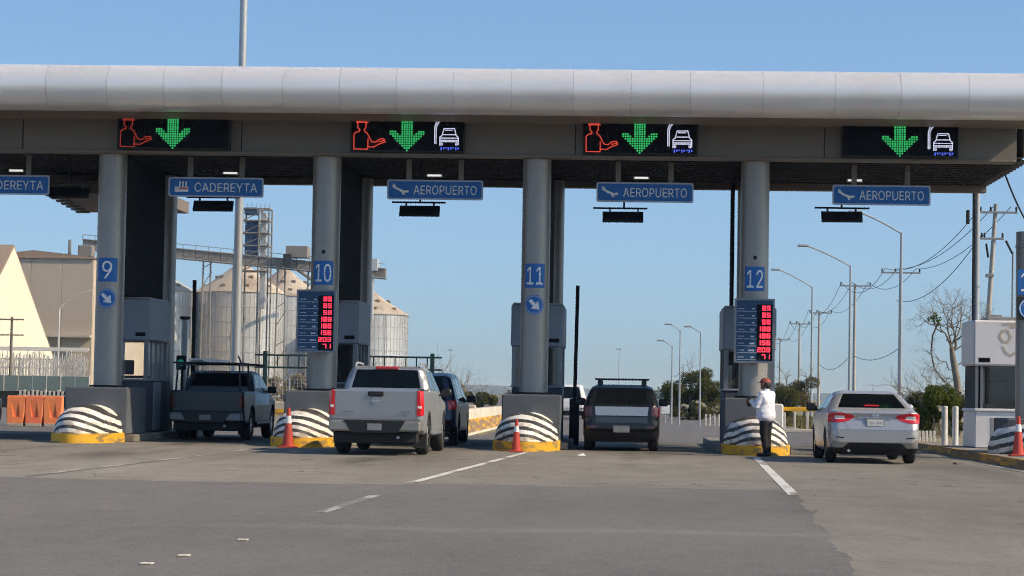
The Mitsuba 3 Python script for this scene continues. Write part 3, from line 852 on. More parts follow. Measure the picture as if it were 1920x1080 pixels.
em = [[(8.82, 2.92), (8.70, 2.9), (8.64, 2.78), (8.70, 2.66), (8.82, 2.64), (8.90, 2.76), (8.82, 2.92)], [(8.9, 3.0), (9.02, 3.0), (9.12, 2.9), (9.12, 2.56), (9.04, 2.42), (8.9, 2.34), (8.78, 2.4), (8.72, 2.52)], [(8.72, 3.06), (9.0, 3.07)]]
for j, l in enumerate(em):
    part(b13, 'emblem', cat([prism_xz(LineString(l).buffer(0.028), by0 - 0.012, by0 - 0.001)]), 'm_concrete')
part(b13, 'lower_panel', box(bx - bw + 0.05, bx + bw - 0.05, by0 + 0.03, by1 - 0.04, 0.175, 1.02, 0.02), 'm_booth_white')
part(b13, 'panel_inset', box(bx - 0.33, bx + 0.6, by0 + 0.016, by0 + 0.03, 0.22, 0.88, 0.004), 'm_grey')
part(b13, 'sill', box(bx - bw + 0.02, bx + bw - 0.02, by0 - 0.02, by1 - 0.02, 1.022, 1.09, 0.015), 'm_booth_white')
part(b13, 'front_pane', flat_front([(bx - bw + 0.15, bx + bw - 0.12, 1.092, 2.088)], by0 + 0.07), 'm_pane')
part(b13, 'rear_panel', box(bx - bw + 0.1, bx + bw - 0.1, by1 - 0.5, by1 - 0.45, 1.092, 2.088), 'm_dark')
part(b13, 'ceiling_panel', box(bx - bw + 0.1, bx + bw - 0.1, by0 + 0.15, by1 - 0.51, 2.05, 2.088), 'm_dark')
part(b13, 'right_panel', box(bx + bw - 0.1, bx + bw - 0.06, by0 + 0.12, by1 - 0.51, 1.092, 2.049), 'm_dark')
for x in (bx - bw + 0.09, bx - bw + 0.2, bx + bw - 0.07):
    part(b13, 'window_post', box(x - 0.03, x + 0.03, by0 + 0.05, by0 + 0.11, 1.092, 2.088), 'm_frame')
part(b13, 'side_pane', moved(box(-0.002, 0.002, by0 + 0.12, by1 - 0.12, 1.092, 2.088), bx - bw + 0.08), 'm_dark')
part(b13, 'cash_desk', box(bx - 0.5, bx + 0.5, by0 + 0.3, by0 + 0.7, 1.1, 1.2), 'm_black')
part(b13, 'seat_back', box(bx - 0.25, bx + 0.2, by0 + 1.0, by0 + 1.1, 1.1, 1.75, 0.04), 'm_blackmatte')
part(b13, 'inner_post', box(bx - 0.42, bx - 0.34, by0 + 0.9, by0 + 0.98, 1.092, 2.088), 'm_booth_white')
c13 = thing('sign_post', 'sunlit grey column with the lane 13 plate at the right edge', 'column')
part(c13, 'shaft', moved(lathe([(0.325, 0.17), (0.325, 4.95), (0, 4.97)], 36), 8.72, 48.0, 0), 'm_column', 50)
part(c13, 'collar', moved(lathe([(0.325, 4.6), (0.34, 4.61), (0.34, 4.66), (0.325, 4.67)], 36), 8.72, 48.0, 0), 'm_column', 30)
k = thing('lane_number_plate', 'blue lane number plate cut off by the right edge of the picture', 'sign', 'lane number plates on the columns')
part(k, 'plate', moved(prism_xz(shapely.box(-0.25, -0.28, 0.25, 0.28).buffer(-0.03).buffer(0.03), 0, 0.015), 8.62, 47.63, 3.84), 'm_blue')
part(k, 'numeral', moved(text_front('13', 0.40, 0.36), 8.62, 47.624, 3.84), 'm_white')
part(k, 'clamp', box(8.58, 8.68, 47.647, 47.70, 3.7, 3.98), 'm_frame')
k = thing('keep_right_sign', 'round blue arrow sign cut off by the right edge of the picture', 'sign', 'round arrow signs on the columns')
part(k, 'backing', moved(prism_xz(shapely.box(-0.27, -0.25, 0.25, 0.25), 0.0, 0.012), 8.62, 47.64, 3.27), 'm_blackmatte')
part(k, 'disc', moved(prism_xz(shapely.Point(0, 0).buffer(0.23, 24), -0.01, -0.002), 8.62, 47.64, 3.27), 'm_blue')
part(k, 'border_ring', moved(prism_xz(shapely.Point(0, 0).buffer(0.21).difference(shapely.Point(0, 0).buffer(0.19)), -0.016, -0.012), 8.62, 47.64, 3.27), 'm_white')
part(k, 'arrow', moved(prism_xz(Polygon([(-0.13, 0.075), (-0.075, 0.13), (0.03, 0.025), (0.085, 0.08), (0.11, -0.11), (-0.08, -0.085), (-0.025, -0.03)]), -0.016, -0.012), 8.62, 47.64, 3.27), 'm_white')
one('column_plinth', box(8.1, 9.35, 47.3, 49.0, 0.176, 0.9, 0.03), 'm_plinth', 'grey concrete plinth under the post of lane 13', 'plinth', group='column plinths')
k = thing('crash_nose', 'striped concrete nose on the right island cut off by the picture edge', 'traffic island nose', 'striped crash noses of the islands')
big, big_uv = nose_mesh(0.98, 2.1, 0.72, 0.17)
part(k, 'striped_dome', mikit.ply(moved(big, 8.66, 47.25, 0), 'm_stripes', True, uv=big_uv), None)
for x, h in ((7.80, 1.05), (8.06, 1.05)):
    one('white_bollard', moved(lathe([(0.075, 0.17), (0.075, 0.17 + h - 0.12), (0.06, 0.17 + h - 0.1), (0.0, 0.17 + h - 0.09)], 20), x, 54.4), 'm_paint_white',
        'tall white bollard left of the white booth', 'bollard', 40, group='tall white bollards by the white booth')
k = thing('corner_post', 'slender steel post under the rear right corner of the canopy', 'post')
part(k, 'shaft', rod((8.79, 55.9, 0.175), (8.79, 55.9, 6.9), 0.075, n=14), 'm_steel', 40)
part(k, 'cable_pipe', rod((8.70, 55.88, 0.175), (8.70, 55.88, 6.9), 0.03, n=8), 'm_black', 40)
part(k, 'insulator', box(8.52, 8.60, 55.85, 55.95, 5.75, 6.1, 0.01), 'm_blackmatte')

# ------------------------------------------------------------------ vehicles
class Shell:
    """A car body: a side outline (y, z) inflated to the half-width W(y, z), its outline edges rounded by r."""
    def __init__(self, poly, W, r=0.09, step=0.07):
        self.poly, self.W, self.r, self.step, self.kept = poly, W, r, step, {}

    def make(self, off=0.0):
        if off in self.kept:
            return self.kept[off]
        P = self.poly.buffer(off, join_style=2) if off else self.poly
        cs = m3.CrossSection([np.array(ccw(P.exterior.coords))], m3.FillRule.NonZero)
        m = m3.Manifold.extrude(cs, 2.0).transform(np.array([[0, 0, 1, -1.0], [1, 0, 0, 0], [0, 1, 0, 0]], float)).refine_to_length(self.step)
        ring = P.exterior

        def warp(v):
            v = np.asarray(v, float)
            d = shapely.distance(ring, shapely.points(v[:, 1], v[:, 2]))
            q = np.clip(d / self.r, 0, 1)
            w = self.W(v[:, 1], v[:, 2]) + off - self.r * (1 - np.sqrt(1 - (1 - q) ** 2))
            return np.column_stack([v[:, 0] * w, v[:, 1], v[:, 2]])
        m = m.warp_batch(warp)
        self.kept[off] = m
        return m

    def skin(self, region, off=0.006):
        return tm(self.make(off) ^ region)


def in_xz(pts, y0, y1):
    cs = m3.CrossSection([np.array(pts, float)], m3.FillRule.NonZero)
    return m3.Manifold.extrude(cs, y1 - y0).transform(np.array([[1, 0, 0, 0], [0, 0, -1, y1], [0, 1, 0, 0]], float))


def in_yz(pts, x0, x1):
    cs = m3.CrossSection([np.array(pts, float)], m3.FillRule.NonZero)
    return m3.Manifold.extrude(cs, x1 - x0).transform(np.array([[0, 0, 1, x0], [1, 0, 0, 0], [0, 1, 0, 0]], float))


def ccw(pts):
    p = Polygon(pts)
    return list(p.exterior.coords)[:-1] if p.exterior.is_ccw else list(p.exterior.coords)[::-1][:-1]


def mir(pts):
    return ccw([(-x, z) for x, z in pts])


def soft(pts, r=0.05):
    p = Polygon(pts)
    return p.buffer(-r).buffer(2 * r).buffer(-r)


def hull_box(x0, x1, y0, y1, z0, z1):
    return man(box(x0, x1, y0, y1, z0, z1))


def grooves(shell, body, lines_xz=(), lines_yz=(), y0=-0.5, y1=0.8, w=0.007, deep=0.012):
    inner = shell.make(-deep)
    for l in lines_xz:
        for g in getattr(LineString(l).buffer(w, cap_style=2), 'geoms', [LineString(l).buffer(w, cap_style=2)]):
            body = body - (in_xz(ccw(list(g.exterior.coords)[:-1]), y0, y1) - inner)
    for l in lines_yz:
        g = LineString(l).buffer(w, cap_style=2)
        body = body - (in_yz(ccw(list(g.exterior.coords)[:-1]), -2, 2) - inner)
    return body


class Car:
    def __init__(self, name, label, x, y, rz=0.0):
        self.k, self.x, self.y, self.rz = thing(name, label, CATS[name]), x, y, rz
        pass

    def add(self, name, mesh, m, smooth=35, label=None, parent=None, **more):
        return part(parent or self.k, name, moved(mesh, self.x, self.y, 0, self.rz), m, smooth, label, **more)

    def wheel(self, sx, yc, r, w, W, rim='m_rim'):
        x1 = sx * W
        pf = [(r * 0.6, -w / 2), (r * 0.88, -w / 2), (r * 0.97, -w * 0.36), (r, -w * 0.2), (r, w * 0.2), (r * 0.97, w * 0.36), (r * 0.88, w / 2), (r * 0.6, w / 2), (r * 0.6, -w / 2)]
        k = self.add('wheel', lathe(pf, 32, (x1 - sx * w / 2, yc, r), 'x'), 'm_rubber', 40)
        xo = x1 - sx * 0.035
        disc = [lathe([(0.0, 0.02 * sx), (r * 0.16, 0.02 * sx), (r * 0.2, 0)], 20, (xo, yc, r), 'x'), lathe([(r * 0.54, 0.02 * sx), (r * 0.6, 0.0), (r * 0.6, -0.1 * sx)], 32, (xo, yc, r), 'x')]
        for i in range(6):
            a = i * PI / 3
            b = box(-0.02, 0.02, 0.1 * r, 0.58 * r, -0.035, 0.035, 0.008)
            v = np.array(b.vertices)
            v = np.stack([v[:, 0] + xo, yc + v[:, 1] * math.cos(a) - v[:, 2] * math.sin(a), r + v[:, 1] * math.sin(a) + v[:, 2] * math.cos(a)], -1)
            disc.append(trimesh.Trimesh(v, b.faces, process=False))
        self.add('rim', cat(disc), rim, 30, parent=k)
        self.add('brake_disc', lathe([(0.0, 0.0), (r * 0.5, 0.0)], 24, (x1 - sx * 0.09, yc, r), 'x'), 'm_blackmatte', False, parent=k)

    def plate(self, x, y, z, w=0.32, h=0.16, m='m_plate', marks=True):
        k = self.add('licence_plate', box(x - w / 2, x + w / 2, y - 0.012, y, z - h / 2, z + h / 2, 0.003), m, False)
        if marks:
            q = [(x - w * 0.36 + i * w * 0.105, x - w * 0.36 + i * w * 0.105 + w * 0.06, z - h * 0.22, z + h * 0.18) for i in range(8) if i not in (3,)]
            self.add('plate_mark', flat_front(q, y - 0.0145), 'm_grey', False, parent=k, kind='stuff')

    def mirror(self, sx, x, y, z, m='m_black', s=1.0):
        self.add('door_mirror', tm(m3.Manifold.hull_points(np.array(box(x - 0.11 * s, x + 0.11 * s, y - 0.05, y + 0.07, z - 0.08 * s, z + 0.09 * s, 0.03).vertices))), m, 40)
        self.add('mirror_arm', box(min(x, x - sx * 0.2), max(x, x - sx * 0.2), y - 0.02, y + 0.03, z - 0.07, z - 0.03), m)


CATS = {'pickup_truck': 'pickup truck', 'sedan': 'car', 'suv': 'car', 'crossover': 'car', 'van': 'van'}
GROUPS = {}


def tumble(W, zb, zt, k, rear=0.0, rl=0.5, L=4.6, front=0.12, fl=0.9):
    def f(y, z):
        t = np.clip((z - zb) / (zt - zb), 0, 1.2)
        w = W * (1 - k * t ** 1.15)
        w = w * (1 - rear * np.clip((rl - y) / rl, 0, 1) ** 2.2 - front * np.clip((y - (L - fl)) / fl, 0, 1) ** 2.2)
        return w * (1 - 0.05 * np.clip((0.5 - z) / 0.4, 0, 1))
    return f


def arches(body, ys, r, W):
    for yc in ys:
        for sx in (-1, 1):
            c = m3.Manifold.cylinder(0.46, r, r, 40).transform(np.array([[0, 0, 1, sx * (W - 0.12) - (0.16 if sx > 0 else 0.3)], [1, 0, 0, yc], [0, 1, 0, r * 0.93]], float))
            body = body - c
    return body


def pickup(label, x, y, rz, paint, W=0.925, H=1.77, old=False, L=5.25, tail='m_tail'):
    c = Car('pickup_truck', label, x, y, rz)
    wr = 0.375
    bed_top = 1.28 if not old else 1.2
    low = Shell(soft([(0.06, 0.72), (0.04, bed_top - 0.02), (0.07, bed_top), (1.6, bed_top), (1.75, 1.22), (3.75, 1.16), (4.95, 1.0), (5.2, 0.82), (5.25, 0.45), (4.9, 0.36), (0.4, 0.42), (0.16, 0.5)], 0.03),
                tumble(W, 1.0, 1.8, 0.06, 0.02, 0.25, L, 0.14, 0.8), 0.05)
    body = arches(low.make(), (1.28, 4.35), 0.455, W)
    body = body - hull_box(-W + 0.13, W - 0.13, 0.12, 1.52, 0.84, 1.6)
    tg = W - 0.135
    body = grooves(low, body, [[(-tg, 0.70), (-tg, 1.4)], [(tg, 0.70), (tg, 1.4)], [(-tg, 0.76), (tg, 0.76)]], [[(1.56, 0.5), (1.56, 1.4)], [(2.55, 0.5), (2.55, 1.4)], [(3.5, 0.5), (3.5, 1.3)]])
    c.add('body', body, paint)
    cabp = soft([(1.58, 1.1), (1.62, 1.3), (1.80, H - 0.06), (2.0, H - 0.005), (2.6, H), (3.05, H - 0.03), (3.95, 1.18), (3.95, 1.05), (1.58, 1.05)], 0.04)
    cab = Shell(cabp, tumble(W - 0.012, 1.15, H, 0.20 if not old else 0.15, 0, 0.3, 9), 0.10)
    c.add('cab', cab.make(), paint)
    wb, wt = (0.70, 0.60)
    rw = c.add('rear_window', cab.skin(in_xz(ccw([(-wb, 1.325), (wb, 1.325), (wt + 0.02, H - 0.1), (wt, H - 0.08), (-wt, H - 0.08), (-wt - 0.02, H - 0.1)]), 1.3, 2.1)), 'm_glass')
    for sx in (-1, 1):
        lo, hi = (0.4, 1.4) if sx > 0 else (-1.4, -0.4)
        for name, pts in (('rear_side_window', [(1.78, 1.28), (2.5, 1.28), (2.5, H - 0.1), (1.98, H - 0.1)]), ('front_side_window', [(2.6, 1.28), (3.62, 1.26), (3.1, H - 0.11), (2.6, H - 0.1)])):
            c.add(name, cab.skin(in_yz(ccw(pts), lo, hi)), 'm_glass')
        if not old:
            pts = [(W - 0.125, 0.78), (W - 0.12, 1.27), (W - 0.02, 1.27), (W + 0.1, 1.2), (W + 0.1, 0.84), (W - 0.03, 0.78)]
        else:
            pts = [(W - 0.115, 0.80), (W - 0.115, 1.10), (W + 0.1, 1.10), (W + 0.1, 0.80)]
        pts = ccw(pts if sx > 0 else [(-a, b) for a, b in pts])
        tl = c.add('tail_light', low.skin(in_xz(pts, -0.2, 0.16), 0.012), tail)
        mid = [(W - 0.105, 0.93), (W - 0.105, 0.98), (W - 0.03, 0.98), (W - 0.03, 0.93)]
        c.add('reversing_lens', low.skin(in_xz(ccw(mid if sx > 0 else [(-a, b) for a, b in mid]), -0.2, 0.12), 0.017), 'm_lens' if not old else 'm_tail_dark', parent=tl)
        c.mirror(sx, sx * (W + 0.13), 3.35, 1.24, 'm_black')
        c.wheel(sx, 1.28, wr, 0.24, W - 0.015)
        c.wheel(sx, 4.35, wr, 0.24, W - 0.015)
        c.add('side_step', box(sx * (W - 0.03) - 0.07, sx * (W - 0.03) + 0.07, 1.8, 3.8, 0.38, 0.44, 0.02), 'm_frame' if not old else 'm_black')
        c.add('mud_flap', box(sx * (W - 0.14) - 0.13, sx * (W - 0.14) + 0.13, 0.84, 0.86, 0.14, 0.5), 'm_blackmatte')
        if not old:
            c.add('roof_rail', tube([(sx * 0.66, 1.9, H - 0.03), (sx * 0.66, 1.98, H + 0.05), (sx * 0.66, 2.5, H + 0.06), (sx * 0.66, 3.0, H + 0.04), (sx * 0.66, 3.1, H - 0.05)], 0.022, 8), 'm_steel')
            c.add('door_handle', box(sx * (W - 0.005) - 0.02, sx * (W - 0.005) + 0.02, 2.3, 2.46, 1.08, 1.11, 0.008), 'm_chrome')
    c.add('brake_light', box(-0.23, 0.23, 1.755, 1.80, H - 0.065, H - 0.015, 0.01), tail, label='high red brake light')
    bm = 'm_bumper' if not old else 'm_frame'
    c.add('rear_bumper', box(-W + 0.03, W - 0.03, -0.1, 0.13, 0.47, 0.68, 0.035), bm)
    c.add('bumper_step', tm(m3.Manifold.hull_points(np.array([(sx * w_, y_, z_) for sx in (-1, 1) for y_ in (-0.112, 0.0) for w_, z_ in ((0.60, 0.69), (0.46, 0.45))]))), 'm_black')
    c.add('lower_valance', box(-W + 0.10, W - 0.10, 0.06, 0.30, 0.24, 0.468, 0.03), 'm_blackmatte')
    c.add('underbody', box(-W + 0.22, W - 0.22, 0.14, 4.9, 0.28, 0.5), 'm_blackmatte')
    c.add('rear_axle', rod((-W + 0.2, 1.28, 0.36), (W - 0.2, 1.28, 0.36), 0.06), 'm_blackmatte')
    c.add('exhaust_pipe', rod((0.45, 0.0, 0.36), (0.45, 0.8, 0.36), 0.03), 'm_steel')
    c.plate(0.0, -0.116, 0.56, 0.28, 0.13, 'm_plate_dark')
    if not old:
        c.add('tailgate_handle', box(-0.155, 0.155, 0.005, 0.05, 1.15, 1.25, 0.02), 'm_black')
        ring = shapely.Point(0, 0).buffer(0.06).difference(shapely.Point(0, 0).buffer(0.045)).union(shapely.box(-0.08, -0.012, 0.08, 0.012))
        c.add('emblem', moved(prism_xz(ring, 0.022, 0.036), 0, 0, 1.07), 'm_chrome')
        crease = LineString([(-0.34, 1.13), (-0.24, 0.93), (0.3, 0.92)]).buffer(0.013)
        c.add('tailgate_crease', low.skin(in_xz(ccw(list(crease.exterior.coords)[:-1]), -0.1, 0.1), 0.006), paint)
        c.add('badge', box(-0.64, -0.42, 0.024, 0.036, 0.842, 0.866), 'm_frame')
        c.add('badge', box(0.48, 0.68, 0.024, 0.036, 0.842, 0.866), 'm_frame')
        c.add('bed_rail', box(-W + 0.02, -W + 0.12, 0.1, 1.5, bed_top + 0.002, bed_top + 0.025, 0.006), 'm_black')
        c.add('bed_rail', box(W - 0.12, W - 0.02, 0.1, 1.5, bed_top + 0.002, bed_top + 0.025, 0.006), 'm_black')
    return c, low, cab


silver, _, _ = pickup('silver pickup truck with red tail lights waiting between columns 10 and 11', -4.89, 42.35, -0.012, 'm_silver')

oldp, olow, ocab = pickup('old dark teal pickup truck with a ladder rack in the lane right of booth 9', -10.06, 51.9, 0.0, 'm_paint_teal', 0.90, 1.70, True, tail='m_tail_dark')
door = olow.skin(in_yz(ccw([(1.62, 0.86), (3.72, 0.86), (3.72, 1.13), (1.62, 1.2)]), 0.3, 1.4), 0.007)
oldp.add('painted_door', door, 'm_paint_sky', label='pale blue upper door')
pil = ocab.skin(in_yz(ccw([(2.5, 1.1), (2.6, 1.1), (2.6, 1.66), (2.5, 1.66)]), 0.3, 1.4), 0.008)
oldp.add('door_pillar', pil, 'm_paint_sky')
rk = oldp.add('ladder_rack', cat(rod((-0.72, 0.15, 1.82), (-0.72, 3.4, 1.85), 0.025), rod((0.72, 0.15, 1.82), (0.72, 3.4, 1.85), 0.025)), 'm_black')
for yy in (0.2, 0.9, 1.7, 2.5, 3.3):
    oldp.add('cross_bar', rod((-0.86, yy, 1.86), (0.86, yy, 1.86), 0.022), 'm_black', parent=rk)
for sx in (-1, 1):
    for yy in (0.2, 1.45):
        oldp.add('upright', rod((sx * 0.78, yy, 1.2), (sx * 0.74, yy, 1.83), 0.024), 'm_black', parent=rk)
oldp.add('ladder_hook', rod((0.78, 0.25, 1.87), (0.70, 0.25, 2.05), 0.02), 'm_black', parent=rk)
lad = thing('ladder', 'pale ladder lying on the rack of the old pickup truck', 'ladder')
for sx in (-0.45, -0.08):
    part(lad, 'rail', moved(box(sx - 0.025, sx + 0.025, 0.1, 3.2, 1.885, 1.97), -10.06, 51.9), 'm_paint_white')
for i in range(8):
    part(lad, 'rung', moved(rod((-0.43, 0.3 + i * 0.38, 1.918), (-0.10, 0.3 + i * 0.38, 1.918), 0.014), -10.06, 51.9), 'm_steel')

# dark blue pickup-like car beside the silver pickup
def wagon(name, label, x, y, paint, W, H, L, prof, hatch, light, rack=False, wr=0.34, glasszone=None, lamp='m_tail'):
    c = Car(name, label, x, y)
    sh = Shell(soft(prof, 0.04), tumble(W, 0.98, H, 0.24, 0.08, 0.5, L, 0.14, 0.8), 0.10)
    ys = (0.88, L - 0.85)
    body = arches(sh.make(), ys, wr + 0.05, W)
    body = grooves(sh, body, hatch, [[(1.25, 0.5), (1.25, 1.0)], [(2.15, 0.35), (2.15, H - 0.1)], [(3.1, 0.4), (3.1, 1.0)]])
    c.add('body', body, paint)
    zb = 1.04
    c.add('rear_window', sh.skin(in_xz(ccw([(-W * 0.74, zb + 0.02), (W * 0.74, zb + 0.02), (W * 0.60, H - 0.12), (-W * 0.60, H - 0.12)]), -0.3, 0.62)), 'm_glass')
    for sx in (-1, 1):
        lo, hi = (0.3, 1.4) if sx > 0 else (-1.4, -0.3)
        for nm, pts in (('quarter_window', [(0.62, zb + 0.06), (1.15, zb), (1.15, H - 0.16), (0.72, H - 0.18)]), ('rear_side_window', [(1.22, zb), (2.1, zb), (2.1, H - 0.12), (1.22, H - 0.14)]), ('front_side_window', [(2.2, zb), (3.15, zb - 0.02), (2.72, H - 0.16), (2.2, H - 0.12)])):
            c.add(nm, sh.skin(in_yz(ccw(pts), lo, hi)), 'm_glass')
        c.add('tail_light', sh.skin(in_xz(ccw(light) if sx > 0 else mir(light), -0.3, 0.28), 0.012), lamp)
        c.mirror(sx, sx * (W + 0.11), L - 1.6, zb + 0.05)
        for yy in ys:
            c.wheel(sx, yy, wr, 0.215, W - 0.02)
        c.add('reflector', sh.skin(in_xz(ccw([(W - 0.3, 0.52), (W - 0.12, 0.52), (W - 0.12, 0.57), (W - 0.3, 0.57)]) if sx > 0 else mir([(W - 0.3, 0.52), (W - 0.12, 0.52), (W - 0.12, 0.57), (W - 0.3, 0.57)]), -0.3, 0.3), 0.014), 'm_tail_dark')
    c.add('bumper_skirt', sh.skin(in_xz([(-2, 0.1), (2, 0.1), (2, 0.44), (-2, 0.44)], -0.3, 0.45), 0.01), 'm_blackmatte')
    c.add('underbody', box(-W + 0.25, W - 0.25, 0.3, L - 0.4, 0.2, 0.4), 'm_blackmatte')
    return c, sh


blue, _ = wagon('suv', 'dark blue SUV ahead of the silver pickup, half hidden by it', -4.93, 51.2, 'm_paint_blue', 0.93, 1.72, 4.7,
                [(0.08, 0.38), (0.0, 0.6), (0.04, 1.0), (0.32, 1.64), (0.7, 1.71), (2.2, 1.72), (2.8, 1.66), (3.6, 1.08), (4.5, 0.92), (4.7, 0.7), (4.68, 0.34), (4.5, 0.28), (0.3, 0.3)],
                [[(-0.7, 0.6), (0.7, 0.6)]], [(0.74, 0.84), (0.70, 1.05), (1.0, 1.08), (1.0, 0.86)], wr=0.36)
blue.plate(0, -0.005, 0.8)
dk, dsh = wagon('crossover', 'black crossover with roof bars in the lane between columns 11 and 12', -0.13, 49.0, 'm_paint_dark', 0.86, 1.50, 4.3,
                [(0.12, 0.34), (0.0, 0.5), (0.02, 0.72), (0.05, 1.0), (0.36, 1.42), (0.7, 1.49), (2.0, 1.5), (2.6, 1.45), (3.4, 1.02), (4.15, 0.88), (4.3, 0.66), (4.28, 0.32), (4.1, 0.26), (0.3, 0.26)],
                [[(-0.62, 0.74), (0.62, 0.74)]], [(0.68, 0.80), (0.66, 1.0), (0.95, 1.0), (0.95, 0.78)], wr=0.33, lamp='m_tail_dark')
dk.add('painted_sky_sheen', dsh.skin(in_xz(ccw([(-0.58, 0.80), (0.58, 0.80), (0.60, 1.0), (-0.60, 1.0)]), -0.3, 0.3), 0.008), 'm_silver', label='pale tailgate strip with the sky reflection painted in')  # silver patch painted on as the sky reflection of the black tailgate
dk.add('tailgate_lower', dsh.skin(in_xz(ccw([(-0.58, 0.64), (0.58, 0.64), (0.58, 0.77), (-0.58, 0.77)]), -0.3, 0.3), 0.008), 'm_paint_teal')
dk.plate(0, -0.012, 0.50, 0.36, 0.15, 'm_plate_dark')
for yy in (0.9, 1.9):
    b = dk.add('roof_bar', box(-0.62, 0.62, yy - 0.03, yy + 0.03, 1.60, 1.635, 0.01), 'm_black')
    for sx in (-1, 1):
        dk.add('bar_foot', box(sx * 0.50 - 0.055, sx * 0.50 + 0.055, yy - 0.06, yy + 0.06, 1.46, 1.60, 0.02), 'm_black', parent=b)

far, _ = wagon('van', 'white van far behind booth 11', -3.0, 110.0, 'm_paint_white', 0.92, 1.75, 4.7,
               [(0.06, 0.38), (0.0, 0.6), (0.03, 1.0), (0.15, 1.68), (0.4, 1.75), (2.6, 1.75), (3.1, 1.66), (3.9, 1.1), (4.5, 0.95), (4.7, 0.7), (4.68, 0.34), (4.5, 0.28), (0.3, 0.3)],
               [[(-0.7, 0.6), (0.7, 0.6)]], [(0.74, 0.84), (0.70, 1.05), (1.0, 1.08), (1.0, 0.86)], wr=0.33)
left, _ = wagon('suv', 'very dark SUV cut off by the left edge of the picture', -17.05, 51.6, 'm_paint_dark', 0.93, 1.45, 4.6,
                [(0.08, 0.36), (0.0, 0.6), (0.04, 1.0), (0.3, 1.38), (0.7, 1.44), (2.2, 1.45), (2.8, 1.4), (3.6, 1.02), (4.4, 0.9), (4.6, 0.7), (4.58, 0.34), (4.4, 0.28), (0.3, 0.28)],
                [[(-0.7, 0.6), (0.7, 0.6)]], [(0.74, 0.84), (0.70, 1.02), (1.0, 1.04), (1.0, 0.86)], lamp='m_tail_dark')

# silver sedan
sd = Car('sedan', 'silver sedan with red tail lights in the sunlit lane right of column 12', 4.80, 42.75, 0.0)
SW, SH, SL = 0.885, 1.43, 4.6
ss = Shell(soft([(0.12, 0.30), (0.0, 0.42), (-0.01, 0.66), (0.07, 0.88), (0.03, 1.00), (0.08, 1.035), (0.62, 1.065), (1.38, 1.375), (1.82, 1.43), (2.3, 1.42), (2.75, 1.33), (3.35, 1.02), (4.25, 0.86), (4.55, 0.66), (4.6, 0.42), (4.5, 0.22), (0.3, 0.2)], 0.035),
           tumble(SW, 0.97, 1.43, 0.33, 0.09, 0.55, SL, 0.16, 0.9), 0.085, 0.06)
sb = arches(ss.make(), (0.98, 3.68), 0.375, SW)
trunk = [(-0.66, 1.02), (-0.60, 0.80), (-0.50, 0.66), (0.50, 0.66), (0.60, 0.80), (0.66, 1.02)]
sb = grooves(ss, sb, [trunk, [(-2, 0.66), (-0.5, 0.66)], [(0.5, 0.66), (2, 0.66)]], [[(1.35, 0.4), (1.45, 1.0)], [(2.3, 0.3), (2.3, 1.36)], [(3.3, 0.35), (3.25, 1.0)]], -0.4, 0.5, 0.008)
sd.add('body', sb, 'm_silver_car')
sd.add('rear_window', ss.skin(in_xz(ccw([(-0.66, 1.095), (0.66, 1.095), (0.5, 1.365), (-0.5, 1.365)]), 0.3, 1.6), 0.006), 'm_glass')
sd.add('brake_light', box(-0.15, 0.15, 0.70, 0.84, 1.115, 1.15, 0.012), 'm_tail', label='red brake light at the foot of the rear window')
for sx in (-1, 1):
    lo, hi = (0.2, 1.3) if sx > 0 else (-1.3, -0.2)
    for nm, pts in (('rear_side_window', [(1.2, 1.08), (2.26, 1.04), (2.26, 1.36), (1.66, 1.35), (1.38, 1.28)]), ('front_side_window', [(2.34, 1.04), (3.12, 1.03), (2.75, 1.26), (2.34, 1.35)])):
        sd.add(nm, ss.skin(in_yz(ccw(pts), lo, hi)), 'm_glass')
    lp = [(0.40, 0.905), (0.44, 0.955), (0.66, 0.995), (1.0, 0.985), (1.0, 0.80), (0.66, 0.805), (0.50, 0.845)]
    tl = sd.add('tail_light', ss.skin(in_xz(ccw(lp) if sx > 0 else mir(lp), -0.3, 0.46), 0.012), 'm_tail')
    ip = [(0.58, 0.87), (0.60, 0.93), (0.78, 0.935), (0.78, 0.865)]
    sd.add('inner_lens', ss.skin(in_xz(ccw(ip) if sx > 0 else mir(ip), -0.3, 0.46), 0.016), 'm_lens', parent=tl)
    for yy in (0.98, 3.68):
        sd.wheel(sx, yy, 0.315, 0.2, SW - 0.015)
    sd.mirror(sx, sx * (SW + 0.1), 2.95, 1.08, 'm_black' if sx < 0 else 'm_silver_car')
    rp = [(0.60, 0.50), (0.76, 0.51), (0.76, 0.53), (0.60, 0.52)]
    sd.add('bumper_slit', ss.skin(in_xz(ccw(rp) if sx > 0 else mir(rp), -0.3, 0.4), 0.008), 'm_black')
    sd.add('door_handle', box(sx * (SW - 0.005) - 0.02, sx * (SW - 0.005) + 0.02, 1.55, 1.72, 0.86, 0.885, 0.008), 'm_chrome')
sd.add('valance', ss.skin(in_xz(ccw([(-2, 0.1), (2, 0.1), (2, 0.30), (0.62, 0.31), (0.5, 0.41), (-0.5, 0.41), (-0.62, 0.31), (-2, 0.30)]), -0.3, 0.5), 0.008), 'm_blackmatte')
sd.add('underbody', box(-0.62, 0.62, 0.3, 4.3, 0.17, 0.35), 'm_blackmatte')
sd.add('exhaust_pipe', rod((-0.5, 0.06, 0.26), (-0.5, 0.7, 0.26), 0.03), 'm_steel')
pk = box(-0.19, 0.19, 0.015, 0.07, 0.715, 0.885, 0.006)
sd.add('plate_recess', pk, 'm_grey')
sd.plate(0, 0.014, 0.80, 0.31, 0.125)
ring = shapely.Point(0, 0).buffer(0.05).difference(shapely.Point(0, 0).buffer(0.036)).union(shapely.box(-0.07, -0.009, 0.07, 0.009))
sd.add('emblem', moved(prism_xz(ring, 0.02, 0.06), 0, 0, 0.955), 'm_chrome')
